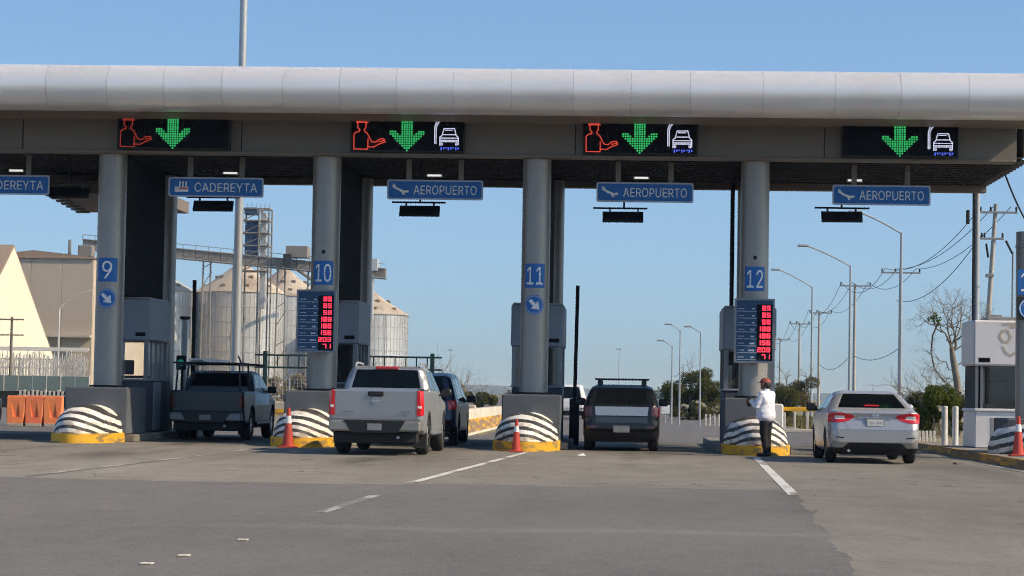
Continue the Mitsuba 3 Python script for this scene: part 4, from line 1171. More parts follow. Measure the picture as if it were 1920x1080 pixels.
sd.add('chrome_strip', box(-0.34, 0.34, 0.03, 0.075, 0.895, 0.912, 0.004), 'm_chrome')

# ------------------------------------------------------------------ the attendant
def flesh(bones, length=0.02, n=8):
    out = m3.Manifold()
    for a, ra, b, rb in bones:
        s1 = m3.Manifold.sphere(ra, 20).translate(a)
        s2 = m3.Manifold.sphere(rb, 20).translate(b)
        out = out + m3.Manifold.batch_hull([s1, s2])
    t = tm(out.refine_to_length(length))
    t.merge_vertices()
    return trimesh.smoothing.filter_taubin(t, lamb=0.5, nu=0.52, iterations=n)


def person(x, y, rz):
    k = thing('person', 'person in white shirt, dark trousers and reddish cap standing before a striped nose', 'person')
    def put(name, m, mt, sm=True):
        m = tm(m).copy()
        m.vertices = m.vertices * np.array([1.17, 1.12, 1.0])
        part(k, name, moved(m, x, y, 0.012, rz), mt, sm)
    hip, neck, head = 0.86, 1.38, 1.525
    J = {}
    for s in (-1, 1):
        J[s] = dict(hip=(s * 0.09, 0, hip), knee=(s * 0.085, 0.015 + 0.01 * s, 0.46), ank=(s * 0.08, -0.02 + 0.03 * s, 0.08), toe=(s * 0.10, 0.14 + 0.03 * s, 0.035),
                    sh=(s * 0.185, 0, 1.315), el=(s * 0.235, 0.05 if s > 0 else 0.08, 1.05), wr=(s * 0.11, 0.29, 1.10 if s > 0 else 1.16))
    skin = [((0, 0.01, 1.30), 0.07, (0, 0.02, 1.43), 0.055), ((0, 0.02, 1.43), 0.055, (0, 0.045, 1.50), 0.075), ((0, 0.03, head + 0.02), 0.088, (0, 0.055, head - 0.05), 0.06),
            ((0, 0.12, head - 0.005), 0.014, (0, 0.115, head + 0.03), 0.008), ((0, 0.1, head - 0.075), 0.03, (0, 0.07, head - 0.05), 0.05)]
    for s in (-1, 1):
        j = J[s]
        skin += [((s * 0.085, 0.03, head - 0.01), 0.018, (s * 0.088, 0.02, head + 0.02), 0.018), (j['sh'], 0.05, j['el'], 0.038), (j['el'], 0.036, j['wr'], 0.025), ((0, 0, 1.30), 0.07, j['sh'], 0.05),
                 ((0, 0, 1.25), 0.1, (0, 0, 0.9), 0.1), (j['hip'], 0.075, j['knee'], 0.05), (j['knee'], 0.048, j['ank'], 0.036), (j['ank'], 0.036, j['toe'], 0.025)]
        w = np.array(j['wr'])
        d = np.array([-s * 0.35, 0.85, 0.15])
        d /= np.linalg.norm(d)
        side = np.array([0, -0.17, 0.98])
        palm = w + d * 0.085
        skin += [(tuple(w), 0.024, tuple(palm), 0.028), (tuple(palm + side * 0.02), 0.018, tuple(palm - side * 0.022), 0.017)]
        for q, ln in zip((-0.03, -0.01, 0.01, 0.03), (0.058, 0.072, 0.078, 0.068)):
            a = palm + side * q + d * 0.018
            b = a + d * ln * 0.55 + np.array([-s * 0.012, 0, 0])
            e = b + d * ln * 0.25 + np.array([-s * 0.03, 0, 0])
            skin += [(tuple(a), 0.0095, tuple(b), 0.0085), (tuple(b), 0.0085, tuple(e), 0.0075)]
        a = w + d * 0.04 + side * 0.024
        b = a + d * 0.03 + side * 0.03
        skin += [(tuple(a), 0.012, tuple(b), 0.010), (tuple(b), 0.010, tuple(b + d * 0.028 + np.array([-s * 0.01, 0, 0])), 0.008)]
    put('body', flesh(skin, 0.012, 4), 'm_skin')
    sh = [((0, 0.0, 1.33), 0.085, (0, 0.0, 1.12), 0.14), ((-0.06, 0.01, 1.25), 0.125, (0.06, 0.01, 1.25), 0.125), ((-0.055, 0.02, 1.12), 0.135, (0.055, 0.02, 1.12), 0.135),
          ((-0.06, 0.02, 0.98), 0.148, (0.06, 0.02, 0.98), 0.148), ((-0.07, 0.01, 0.86), 0.152, (0.07, 0.01, 0.86), 0.152), ((-0.06, 0.02, 0.98), 0.148, (-0.07, 0.01, 0.86), 0.152), ((0.06, 0.02, 0.98), 0.148, (0.07, 0.01, 0.86), 0.152), ((-0.055, 0.02, 1.12), 0.135, (-0.06, 0.02, 0.98), 0.148), ((0.055, 0.02, 1.12), 0.135, (0.06, 0.02, 0.98), 0.148), ((0, 0.01, 1.12), 0.14, (0, 0.01, 0.88), 0.15), ((0, 0.005, 1.33), 0.085, (0, 0.012, 1.39), 0.066)]
    for s in (-1, 1):
        j = J[s]
        sh += [((0, 0, 1.30), 0.09, j['sh'], 0.068), (j['sh'], 0.07, (j['sh'][0] * 0.55, 0.0, 1.16), 0.11), (j['sh'], 0.07, j['el'], 0.056), (j['el'], 0.056, tuple(np.array(j['wr']) - [0, 0.03, 0]), 0.042)]
    shirt = flesh(sh, 0.018, 8)
    v = shirt.vertices
    shirt.vertices = v + shirt.vertex_normals * (0.022 * (meshkit.fbm(v * np.array([9, 9, 16]), 3, 4) - 0.5))[:, None]
    put('shirt', shirt, 'm_shirt')
    tr = [((-0.05, 0.01, 0.88), 0.10, (0.05, 0.01, 0.88), 0.10)]
    for s in (-1, 1):
        j = J[s]
        tr += [((s * 0.05, 0.01, 0.88), 0.10, j['hip'], 0.094), (j['hip'], 0.094, j['knee'], 0.072), (j['knee'], 0.072, tuple(np.array(j['ank']) + [0, 0, 0.02]), 0.06)]
        put('shoe', flesh([((j['ank'][0], j['ank'][1] - 0.03, 0.045), 0.042, j['toe'], 0.036), ((j['ank'][0], j['ank'][1] - 0.03, 0.045), 0.042, tuple(np.array(j['ank']) + [0, 0, 0.02]), 0.045)], 0.015, 4), 'm_shoe')
    tro = flesh(tr, 0.02, 6)
    v = tro.vertices
    tro.vertices = v + tro.vertex_normals * (0.016 * (meshkit.fbm(v * np.array([8, 8, 14]), 3, 9) - 0.5))[:, None]
    put('trousers', tro, 'm_trousers')
    put('hair', flesh([((0, 0.005, head + 0.0), 0.088, (0, -0.01, head - 0.04), 0.066)], 0.015, 3), 'm_hair')
    cap = [((0, 0.025, head + 0.062), 0.098, (0, 0.03, head + 0.075), 0.088)]
    capm = man(tm(m3.Manifold.sphere(0.103, 40).translate((0, 0.028, head + 0.04)))) ^ m3.Manifold.cube((1, 1, 1)).translate((-0.5, -0.5, head + 0.035))
    brim = m3.Manifold.hull_points(np.array([(0.085 * math.sin(a) , 0.06 + 0.135 * math.cos(a), head + zz) for a in np.linspace(-1.45, 1.45, 15) for zz in (0.03, 0.042)]))
    put('cap', tm(capm + brim), 'm_cap', 40)
    for s in (-1, 1):
        put('eye', trimesh.creation.icosphere(2, 0.011).apply_translation((s * 0.033, 0.112, head + 0.012)), 'm_white')
    put('mouth', box(-0.022, 0.022, 0.112, 0.126, head - 0.062, head - 0.056), 'm_cap', False)
    dev = thing('handheld_device', 'small dark handheld device in the attendant hands', 'device')
    scene[dev] = shape(moved(box(-0.065, 0.065, 0.405, 0.435, 1.06, 1.27, 0.01), x, y, 0, rz), 'm_black')


person(2.95, 46.75, math.radians(58))

# ------------------------------------------------------------------ behind the plaza: barriers, fences, poles
k = thing('concrete_barrier', 'long low concrete barrier with a yellow band right of the dark blue SUV', 'barrier')
y = 62.0
while y < 130:
    p = Polygon([(-0.28, 0.004), (0.28, 0.004), (0.26, 0.12), (0.13, 0.34), (0.10, 0.76), (-0.10, 0.76), (-0.13, 0.34), (-0.26, 0.12)])
    part(k, 'section', moved(prism_xz(p, 0.0, 2.94), -4.86, y, 0), 'm_concrete')
    part(k, 'yellow_band', moved(prism_xz(Polygon([(-0.29, 0.10), (0.29, 0.10), (0.16, 0.46), (-0.16, 0.46)]), -0.004, 2.9), -4.86, y, 0), 'm_yellow_old')
    y += 3.0
k = thing('concrete_barrier', 'pale concrete barrier with a yellow band seen left of column 10', 'barrier')
for i in range(5):
    x0 = -15.0 + i * 2.02
    part(k, 'section', box(x0, x0 + 1.98, 71.0, 71.45, 0.004, 0.86, 0.03), 'm_concrete')
    part(k, 'yellow_band', box(x0, x0 + 1.98, 70.99, 71.46, 0.42, 0.62, 0.004), 'm_yellow')


def water_barrier(x, y, m, label):
    k = thing('plastic_barrier', label, 'barrier', 'orange plastic barriers')
    p = Polygon([(-0.29, 0.15), (-0.33, 0.38), (-0.33, 0.90), (-0.26, 0.95), (0.26, 0.95), (0.33, 0.90), (0.33, 0.38), (0.29, 0.15)])
    body = man(trimesh.creation.box((0.58, 0.42, 0.8)))
    m0 = m3.Manifold.hull_points(np.array([(x_, y_, z_) for z_, w_, d_ in ((0.10, 0.235, 0.20), (0.36, 0.275, 0.15), (0.9, 0.275, 0.11), (0.94, 0.25, 0.09)) for x_ in (-w_, w_) for y_ in (-d_, d_)]))
    rec = m3.Manifold.hull_points(np.array([(a + dx, yy, b) for a, b in ((-0.16, 0.82), (0.06, 0.82), (0.16, 0.28), (-0.06, 0.28)) for dx in (0,) for yy in (-0.5, -0.12)]))
    part(k, 'shell', moved(tm(m0 - rec), x, y), m)
    part(k, 'foot', moved(box(-0.24, 0.24, -0.21, 0.21, 0.004, 0.098, 0.01), x, y), 'm_concrete')
    part(k, 'lug', moved(rod((-0.29, 0, 0.3), (-0.29, 0, 0.8), 0.02), x, y), m)


for i, (w, m) in enumerate((('leftmost', 'm_orange'), ('middle', 'm_orange_b'), ('rightmost', 'm_orange'))):
    water_barrier(-18.62 + i * 0.57, 66.0, m, f'orange plastic road barrier in the gap left of column 9, {w} of three')
k = thing('steel_rack', 'cream steel rack of many upright members before the tan warehouse', 'rack')
for z in (1.95, 2.55, 3.2, 3.85):
    part(k, 'rail', box(-52, -39.95, 159.95, 160.05, z - 0.04, z + 0.04), 'm_rackpaint')
part(k, 'top_beam', box(-52, -39.95, 160.1, 160.3, 3.9, 4.1), 'm_rackpaint')
posts = []
for i in range(150):
    x = -52 + i * 0.08 + rng.uniform(-0.03, 0.03)
    b = box(-0.027, 0.027, -0.03, 0.03, 0.0, rng.uniform(3.1, 3.9))
    posts.append(moved(b, x, 159.86 + rng.uniform(-0.05, 0.0)))
    if i % 2:
        posts.append(rod((x, 159.8, 2.0 + rng.uniform(0, 0.5)), (x + 0.25, 159.8, 3.1 + rng.uniform(0, 0.6)), 0.022, n=5))
part(k, 'upright', cat(posts), 'm_rackpaint', kind='stuff')
k = thing('panel_fence', 'grey green panel fence under the steel rack at left', 'fence')
for i in range(8):
    x = -36.2 + i * 0.80
    part(k, 'panel', box(x, x + 0.75, 119.97, 120.03, 0.95, 1.78), 'm_greenpanel')
    part(k, 'post', box(x + 0.753, x + 0.797, 119.95, 120.05, 0.0, 1.85), 'm_steel' if i % 3 == 0 else 'm_rackpaint')
part(k, 'dark_plinth', box(-36.4, -29.8, 119.9, 119.965, 0.0, 0.94), 'm_blackmatte')
k = thing('picket_row', 'row of short pale pickets behind the orange barriers', 'fence')
for i in range(16):
    x = -19.1 + i * 0.135
    part(k, 'picket', box(x - 0.03, x + 0.03, 68.0, 68.05, 0.004, 1.10 + 0.03 * math.sin(i * 2.3)), 'm_rackpaint')
part(k, 'rail', box(-19.2, -16.9, 68.055, 68.1, 0.9, 0.96), 'm_rackpaint')

k = thing('steel_gate_frame', 'dark green steel frame of posts and double rails behind columns 9 to 11', 'gate frame')
for z in (2.12, 2.60):
    part(k, 'rail', box(-14.6, -7.25, 84.96, 85.04, z - 0.035, z + 0.035), 'm_greensteel')
for x in (-14.18, -7.62):
    part(k, 'post', box(x - 0.08, x + 0.08, 84.9, 85.06, 0.0, 2.75), 'm_greensteel')
for i in range(15):
    x = -13.7 + i * 0.42
    part(k, 'bar', box(x - 0.022, x + 0.022, 84.97, 85.03, 2.156, 2.564), 'm_greensteel')
k = thing('mesh_fence', 'wire mesh fence before the brown scrub left of column 10', 'fence')
for i in range(9):
    part(k, 'post', rod((-16.5 + i * 1.1, 92, 0), (-16.5 + i * 1.1, 92, 1.75), 0.035, n=6), 'm_steel')
wires = [rod((-16.5, 91.97, z), (-7.7, 91.97, z), 0.006, n=4) for z in np.arange(0.1, 1.75, 0.16)] + [rod((x, 91.97, 0.05), (x, 91.97, 1.72), 0.006, n=4) for x in np.arange(-16.5, -7.7, 0.16)]
part(k, 'mesh', cat(wires), 'm_steel', kind='stuff')

# ------------------------------------------------------------------ lamps and poles
def arm_lamp(x, y, h, L, rise, label, r=0.09, group='street lamps along the right verge', hs=1.0):
    k = thing('street_lamp', label, 'street lamp', group)
    part(k, 'pole', rod((x, y, 0), (x, y, h), r, r * 0.6, 10), 'm_steel', 40)
    s = np.linspace(0, 1, 8)
    part(k, 'arm', tube([(x - L * t, y, h - 0.05 + rise * (t * 1.25 - 0.25 * t * t)) for t in s], 0.04 * max(hs, 0.4), 8), 'm_steel', 40)
    ex, ez = x - L, h - 0.05 + rise
    part(k, 'lamp_head', moved(tm(m3.Manifold.hull_points(hs * np.array(box(-0.55, 0.1, -0.13, 0.13, -0.06, 0.08, 0.04).vertices))), ex, y, ez), 'm_steel', 40)


arm_lamp(12.45, 101, 8.95, 1.9, 0.95, 'tall steel street lamp right of the silver sedan, largest of the row', 0.10)
arm_lamp(12.75, 127, 8.98, 2.5, 1.15, 'second street lamp of the row right of column 12', 0.10)
arm_lamp(12.65, 152, 8.98, 2.3, 1.2, 'third street lamp of the row, nearest to column 12', 0.10)
for i, (x, y, h) in enumerate(((3.12, 95, 4.05), (2.25, 95.5, 4.15), (1.96, 98, 3.5))):
    arm_lamp(x, y, h, 0.42 if i else 0.45, 0.28, ('slim lamp post at the right of three before the green tree', 'slim lamp post in the middle of three before the green tree', 'slim lamp post at the left of three before the green tree')[i], 0.045, 'slim lamp posts before the green tree', 0.5)
for x, h, w in ((-0.5, 3.8, 'above the black crossover'), (-9.9, 3.6, 'right of the green gate frame')):
    k = thing('thin_mast', f'faint thin mast in the distance {w}', 'mast')
    part(k, 'pole', rod((x, 122, 0), (x, 122, h), 0.035, 0.02, 6), 'm_steel')
    part(k, 'head', box(x - 0.2, x + 0.12, 121.95, 122.05, h, h + 0.06, 0.01), 'm_steel')
k = thing('light_mast', 'tall thick steel mast rising behind the canopy between columns 9 and 10', 'mast')
part(k, 'pole', rod((-11.2, 62, 0), (-11.2, 62, 17), 0.135, 0.10, 16), 'm_steel', 40)
part(k, 'base_plate', box(-11.45, -10.95, 61.75, 62.25, 0.004, 0.05, 0.005), 'm_steel')
part(k, 'head_ring', lathe([(0.5, 16.6), (0.55, 16.65), (0.5, 16.7), (0.45, 16.65), (0.5, 16.6)], 24, (-11.2, 62, 0)), 'm_steel', 30)


def power_pole(x, y, h, arms, label, lean=0.0, r=0.15, extra=False):
    k = thing('power_pole', label, 'power pole', 'concrete power poles right of the road')
    part(k, 'shaft', rod((x - lean, y, 0), (x, y, h), r, r * 0.62, 10), 'm_concpole', 40)
    for z, a, b in arms:
        xx = x - lean * (1 - z / h)
        c = part(k, 'crossarm', box(xx + a, xx + b, y - 0.16, y - 0.07, z - 0.05, z + 0.05, 0.008), 'm_grey')
        for ix in (a + 0.06, (a + b) / 2 - 0.35, b - 0.06):
            part(c, 'insulator', moved(lathe([(0.03, 0.05), (0.06, 0.1), (0.035, 0.14), (0.06, 0.19), (0.03, 0.26), (0.0, 0.28)], 10), xx + ix, y - 0.115, z), 'm_blackmatte', 40)
    return k


PP = [(16.9, 102, 10.4, [(10.0, -0.75, 1.0), (8.78, -0.62, 0.45)], 0.62), (17.35, 141, 9.65, [(9.4, -1.25, 1.25)], 0), (16.5, 161, 9.7, [(9.55, -1.1, 1.15)], 0),
      (17.3, 200, 9.25, [(9.05, -0.9, 1.15)], 0), (17.85, 230, 9.2, [(9.05, -1.0, 1.05)], 0), (19.3, 280, 8.85, [(8.7, -0.9, 1.2)], 0)]
PN = ['leaning concrete power pole behind the white booth, nearest of the row', 'power pole beside the largest street lamp', 'power pole beside the second street lamp', 'power pole right of the third street lamp', 'power pole left of the third street lamp', 'farthest power pole, close to the price board of column 12']
for (x, y, h, arms, lean), n in zip(PP, PN):
    k = power_pole(x, y, h, arms, n, lean)
    if y == 102:
        part(k, 'cable_tray', rod((x + 0.75, y - 0.1, 4.2), (x + 0.78, y - 0.1, 8.2), 0.045), 'm_grey')
        part(k, 'fuse_switch', rod((x + 0.45, y - 0.1, 8.7), (x + 0.75, y - 0.1, 8.1), 0.05), 'm_blackmatte')
        part(k, 'fuse_switch', rod((x - 0.45, y - 0.1, 8.55), (x - 0.35, y - 0.1, 7.9), 0.05), 'm_blackmatte')
        part(k, 'junction_box', box(x - 0.25, x + 0.25, y - 0.4, y - 0.15, 4.9, 5.25, 0.02), 'm_grey')
        part(k, 'clamp', box(x - 0.45, x - 0.1, y - 0.22, y + 0.1, 7.0, 7.15, 0.01), 'm_grey')


def wire(a, b, sag, r, label):
    s = np.linspace(0, 1, 22)
    p = np.array(a)[None] * (1 - s[:, None]) + np.array(b)[None] * s[:, None]
    p[:, 2] -= sag * 4 * s * (1 - s)
    one('overhead_wire', tube(p, r, 5), 'm_wire', label, 'wire', True, group='overhead wires')


offs = [-1.0, -0.2, 0.95]
for i in range(5):
    (x0, y0, h0, a0, l0), (x1, y1, h1, a1, l1) = PP[i], PP[i + 1]
    for o in offs:
        wire((x0 + (o * 0.7 if i == 0 else o), y0 - 0.115, a0[0][0] + 0.26), (x1 + o, y1 - 0.115, a1[0][0] + 0.26), 0.75 + 0.3 * (o < -0.9) + 0.1 * i, 0.018, 'thin dark power line sagging between the power poles right of the road')
wire((16.9 - 0.7, 101.9, 8.9), (17.35 - 0.3, 140.8, 7.6), 1.0, 0.02, 'thin dark power line sagging between the power poles right of the road')
wire((17.3, 140.9, 4.6), (16.5, 160.9, 4.4), 0.5, 0.022, 'low cable slung between the power poles behind the sedan')
wire((12.45, 101, 4.5), (17.35, 141, 4.9), 0.7, 0.022, 'low cable slung from the largest street lamp to a power pole')
wire((16.3, 161, 4.6), (17.3, 200, 4.4), 0.8, 0.022, 'low cable slung between the power poles behind the sedan')
wire((8.9, 52.5, 6.7), (12.5, 60, 6.0), 1.2, 0.022, 'dark cable hanging from the right end of the canopy')
for i in range(7):
    x = 7.72 + i * 0.135
    k = thing('kerb_post', 'short white kerb post in the row right of the sedan', 'post', 'short white posts right of the sedan')
    scene[k] = shape(box(x - 0.035, x + 0.035, 60 + i * 0.25, 60.07 + i * 0.25, 0.0, 0.42, 0.008), 'm_rackpaint')
setting('verge_kerb', box(7.35, 9.4, 59.2, 59.5, 0.0, 0.10, 0.01), 'm_yellow_old', label='low ochre kerb behind the sedan')
for i in range(4):
    x = 3.35 + i * 0.19
    k = thing('guide_post', 'short white guide post at the foot of the green tree', 'post', 'short white posts by the green tree')
    scene[k] = shape(box(x - 0.03, x + 0.03, 94, 94.06, 0.0, 0.52, 0.008), 'm_rackpaint')
for i in range(8):
    x = 5.6 + i * 0.42
    k = thing('verge_post', 'white verge post under the yellow barrier arm', 'post', 'white verge posts behind the yellow barrier arm')
    scene[k] = shape(box(x - 0.045, x + 0.045, 84 + (i % 3) * 0.4, 84.09 + (i % 3) * 0.4, 0.0, 0.72, 0.01), 'm_rackpaint')
setting('verge_strip', box(5.3, 9.2, 80.2, 80.5, 0.0, 0.14, 0.02), 'm_concrete', label='low concrete kerb behind the yellow barrier arm')
k = thing('notice_board', 'small white board left of the slim lamp posts', 'sign')
part(k, 'board', box(1.55, 1.92, 100, 100.04, 0.45, 0.85, 0.005), 'm_white')
part(k, 'leg', rod((1.73, 100.06, 0), (1.73, 100.06, 0.8), 0.03), 'm_steel')

# ------------------------------------------------------------------ grain works at left: silos, conveyor, warehouses
def silo(x, y, r, eave, apex, label, tiers=6):
    k = thing('grain_silo', label, 'silo', 'galvanised grain silos')
    z0, st = 0.0, eave / (tiers + 1)
    for i in range(tiers + 1):
        a, b = st * i, st * (i + 1)
        w = part(k, 'wall_ring', moved(lathe([(r, a + 0.05), (r + 0.015, a + 0.10), (r + 0.015, b - 0.10), (r, b - 0.02), (r - 0.06, b)], 72), x, y), 'm_galv', 30)
        part(w, 'ring_band', moved(lathe([(r + 0.02, b - 0.09), (r + 0.10, b - 0.07), (r + 0.10, b + 0.05), (r + 0.0, b + 0.07)], 72), x, y), 'm_galv_rib', 30)
    ribs = []
    n = int(2 * PI * r / 0.72)
    for i in range(n):
        a = i * 2 * PI / n
        b = box(-0.04, 0.04, r - 0.02, r + 0.07, 0, eave)
        b.apply_transform(trimesh.transformations.rotation_matrix(a, [0, 0, 1]))
        ribs.append(moved(b, x, y))
    part(k, 'wall_rib', cat(ribs), 'm_galv_rib', kind='stuff')
    rf = part(k, 'roof_cone', moved(lathe([(r + 0.25, eave), (r + 0.25, eave + 0.08), (r * 0.5, eave + (apex - eave) * 0.52), (0.6, apex), (0.0, apex + 0.05)], 60), x, y), 'm_dustroof', 30)
    for i in range(9):
        a = -PI / 2 + (i - 4) * 0.36 + 0.1 * math.sin(i * 5)
        rr = r * (0.82 if i % 2 else 0.52)
        zz = eave + (apex - eave) * (1 - rr / r) + 0.1
        part(rf, 'vent_cowl', moved(box(-0.35, 0.35, -0.3, 0.3, -0.1, 0.35, 0.05), x + rr * math.cos(a), y + rr * math.sin(a), zz), 'm_bark')
    for s in (-1, 1):
        part(k, 'ladder_stile', rod((x + r * 0.55 + s * 0.25, y - r * 0.86, 0), (x + r * 0.55 + s * 0.25, y - r * 0.86, eave), 0.06, n=5), 'm_galv_rib')


silo(-63.9, 357, 7.4, 16.9, 22.0, 'large grain silo with dusty brown cone roof behind the light mast')
silo(-59.6, 375, 7.0, 17.2, 22.2, 'grain silo behind and right of the large one, partly hidden by column 10')
silo(-53.5, 392, 7.0, 17.4, 22.0, 'far grain silo whose roof peeps over left of the lane 10 plate')
silo(-44.0, 366, 6.9, 14.0, 18.4, 'grain silo with round roof right of column 10')
silo(-77.8, 352, 7.2, 16.8, 21.0, 'grain silo cut by booth 9 left of the large one')
k = thing('conveyor_bridge', 'long grey conveyor bridge running over the silos', 'conveyor bridge')
A, B = np.array([-86.0, 340.0, 23.6]), np.array([-38.0, 340.0, 19.6])
d = (B - A) / np.linalg.norm(B - A)
for dy in (-0.8, 0.8):
    for dz in (0, 1.5):
        part(k, 'chord', rod(A + [0, dy, dz - 0.75], B + [0, dy, dz - 0.75], 0.12, n=6), 'm_gantry')
nb = 24
for i in range(nb):
    p, q = A + (B - A) * i / nb, A + (B - A) * (i + 1) / nb
    part(k, 'cladding_sheet', tm(m3.Manifold.hull_points(np.array([pt + [0, dy, dz] for pt in (p + (q - p) * 0.02, q - (q - p) * 0.02) for dy in (-0.7, 0.7) for dz in (-0.55, 0.8)]))), 'm_gantry')
    part(k, 'brace', rod(p + [0, -0.85, -0.75], q + [0, -0.85, 0.75], 0.07, n=5), 'm_gantry')
    part(k, 'handrail_post', rod(p + [0, -0.8, 0.75], p + [0, -0.8, 1.5], 0.05, n=5), 'm_gantry')
part(k, 'handrail', rod(A + [0, -0.8, 1.5], B + [0, -0.8, 1.5], 0.05, n=5), 'm_gantry')
for x in (-76, -66.3, -61.5, -54.5, -49.7, -41):
    for s in (-0.8, 0.8):
        part(k, 'trestle_leg', rod((x + s, 340, 0), (x + s * 0.7, 340, 22.3 - (x + 76) * 0.075), 0.14, n=6), 'm_gantry')
    for z in range(2, 21, 3):
        part(k, 'trestle_tie', rod((x - 0.8, 340, z), (x + 0.8, 340, z + 2.6 if z % 2 else z + 1), 0.07, n=5), 'm_gantry')
k = thing('drive_house', 'small dark machine house on the conveyor left of column 10', 'machine house')
part(k, 'cabin', box(-53.6, -50.2, 338.2, 341.5, 21.9, 23.7, 0.05), 'm_gantry')
part(k, 'motor', box(-53.9, -52.6, 337.6, 338.1, 20.6, 22.4, 0.05), 'm_dark')
part(k, 'spout', rod((-52.5, 339, 20.5), (-50.5, 352, 18.6), 0.3, n=8), 'm_gantry')
k = thing('machine_box', 'grey machine box on the conveyor right of column 10', 'machine house')
part(k, 'cabin', box(-41.4, -39.2, 338.5, 341, 20.0, 21.9, 0.05), 'm_galv')
part(k, 'downpipe', rod((-40.0, 339.5, 12.5), (-40.0, 339.5, 20.0), 0.22, n=8), 'm_galv')
k = thing('elevator_tower', 'steel lattice elevator tower with dark blue hoppers above the silos', 'tower')
tx0, tx1, ty0, ty1 = -61.4, -57.2, 343.4, 346.4
for x in (tx0, (tx0 + tx1) / 2 + 0.5, tx1):
    for yy in (ty0, ty1):
        part(k, 'leg', rod((x, yy, 0), (x, yy, 29.8), 0.14, n=6), 'm_gantry')
for z in (20, 22, 24, 26, 28, 29.9):
    for a, b in (((tx0, ty0), (tx1, ty0)), ((tx1, ty0), (tx1, ty1)), ((tx0, ty1), (tx1, ty1)), ((tx0, ty0), (tx0, ty1))):
        part(k, 'girt', rod((*a, z), (*b, z), 0.11, n=5), 'm_gantry')
    if z < 29:
        part(k, 'cross_brace', rod((tx0, ty0, z), (tx1, ty0, z + 2), 0.08, n=5), 'm_gantry')
        part(k, 'cross_brace', rod(((tx0 + tx1) / 2 + 0.5, ty0, z + 2), (tx1, ty0, z), 0.08, n=5), 'm_gantry')
        part(k, 'platform', box(tx0, tx1, ty0, ty1, z - 0.12, z - 0.02), 'm_gantry')
part(k, 'hopper', moved(lathe([(0.3, 22.2), (1.15, 23.6), (1.2, 27.2), (0.9, 27.9), (0, 28.1)], 20), -60.0, 345), 'm_towerblue', 40)
part(k, 'hopper_box', box(-61.0, -59.0, 343.6, 345, 20.8, 25.0, 0.05), 'm_towerblue')
part(k, 'leg_casing', box(-58.6, -57.7, 344, 345, 14.0, 29.3, 0.04), 'm_galv')
part(k, 'head_cover', box(-61.2, -59.2, 343.5, 346, 29.0, 30.1, 0.08), 'm_towerblue')
for i in range(7):
    x = tx0 + i * (tx1 - tx0) / 6
    part(k, 'rail_post', rod((x, ty0, 29.9), (x, ty0, 30.7), 0.04, n=5), 'm_gantry')

w = thing('storage_hall', 'steep roofed storage hall with a bright cream gable at the left edge', 'warehouse')
gy0, gya, gy1, gz, ge, gx = 234.0, 252.5, 271.0, 17.4, 5.0, -72.1
part(w, 'gable_wall', trimesh.Trimesh(*(lambda q: (np.array([(gx + o, a, b) for o in (0.0, -0.4) for a, b in q]), np.array([(0, 1, 2), (0, 2, 3), (0, 3, 4), (5, 7, 6), (5, 8, 7), (5, 9, 8)])))([(gy0, 0), (gy1, 0), (gy1, ge), (gya, gz), (gy0, ge)]), process=False), 'm_cream')
for a, b in ((gy0 - 0.6, gya), (gya, gy1 + 0.6)):
    za, zb = (ge - 0.4, gz) if a < gy0 else (gz, ge - 0.4)
    part(w, 'roof_slope', tm(m3.Manifold.hull_points(np.array([(x, y_, z_ + dz) for x in (gx - 0.02, gx - 60) for y_, z_ in ((a, za), (b, zb)) for dz in (0.02, 0.3)]))), 'm_brownroof')
part(w, 'side_wall', box(gx - 60, gx - 0.42, gy0, gy0 + 0.4, 0, ge), 'm_cream')
w = thing('warehouse', 'large tan warehouse with a blank wall behind column 9', 'warehouse')
for i in range(4):
    x = -92.0 + i * 4.4
    part(w, 'wall_panel', box(x + 0.02, x + 4.38, 300, 300.3, 0, 18.9, 0.02), 'm_tan')
part(w, 'side_wall', box(-74.6, -74.38, 300.31, 345, 0, 18.85), 'm_tan')
part(w, 'eave_strip', box(-92.3, -74.2, 299.7, 300.35, 18.92, 19.2, 0.03), 'm_brownroof')
rp = [(-92, 19.21), (-88, 19.5), (-83, 20.1), (-78, 19.6), (-74.4, 19.21)]
part(w, 'roof', moved(prism_xz(Polygon(rp + [(-74.4, 19.2), (-92, 19.2)]), 300.2, 345)), 'm_brownroof')
part(w, 'canopy_ledge', box(-92.2, -74.3, 298.6, 299.98, 8.0, 8.3), 'm_concrete')
part(w, 'roof_fan', box(-77.2, -75.2, 302, 304, 19.4, 21.0, 0.1), 'm_gantry')
part(w, 'roof_stack', rod((-78.6, 303, 19.2), (-78.6, 303, 21.8), 0.22, n=8), 'm_gantry')
k = thing('street_lamp', 'slim lamp with a long arm before the tan warehouse at left', 'street lamp')
part(k, 'pole', rod((-46.9, 178, 0), (-46.9, 178, 7.6), 0.10, 0.07, 8), 'm_rackpaint', 40)
part(k, 'arm', tube([(-46.9, 178, 7.55), (-46.3, 178, 8.2), (-45.2, 178, 8.9), (-44.2, 178, 9.2)], 0.05, 6), 'm_rackpaint', 40)
k = thing('utility_pole', 'utility pole with two crossarms at the left edge', 'power pole')
part(k, 'shaft', rod((-43.7, 153, 0), (-43.7, 153, 6.1), 0.12, 0.09, 8), 'm_bark')
for z in (5.9, 4.8):
    part(k, 'crossarm', box(-44.6, -42.8, 152.85, 152.93, z - 0.05, z + 0.05), 'm_bark')

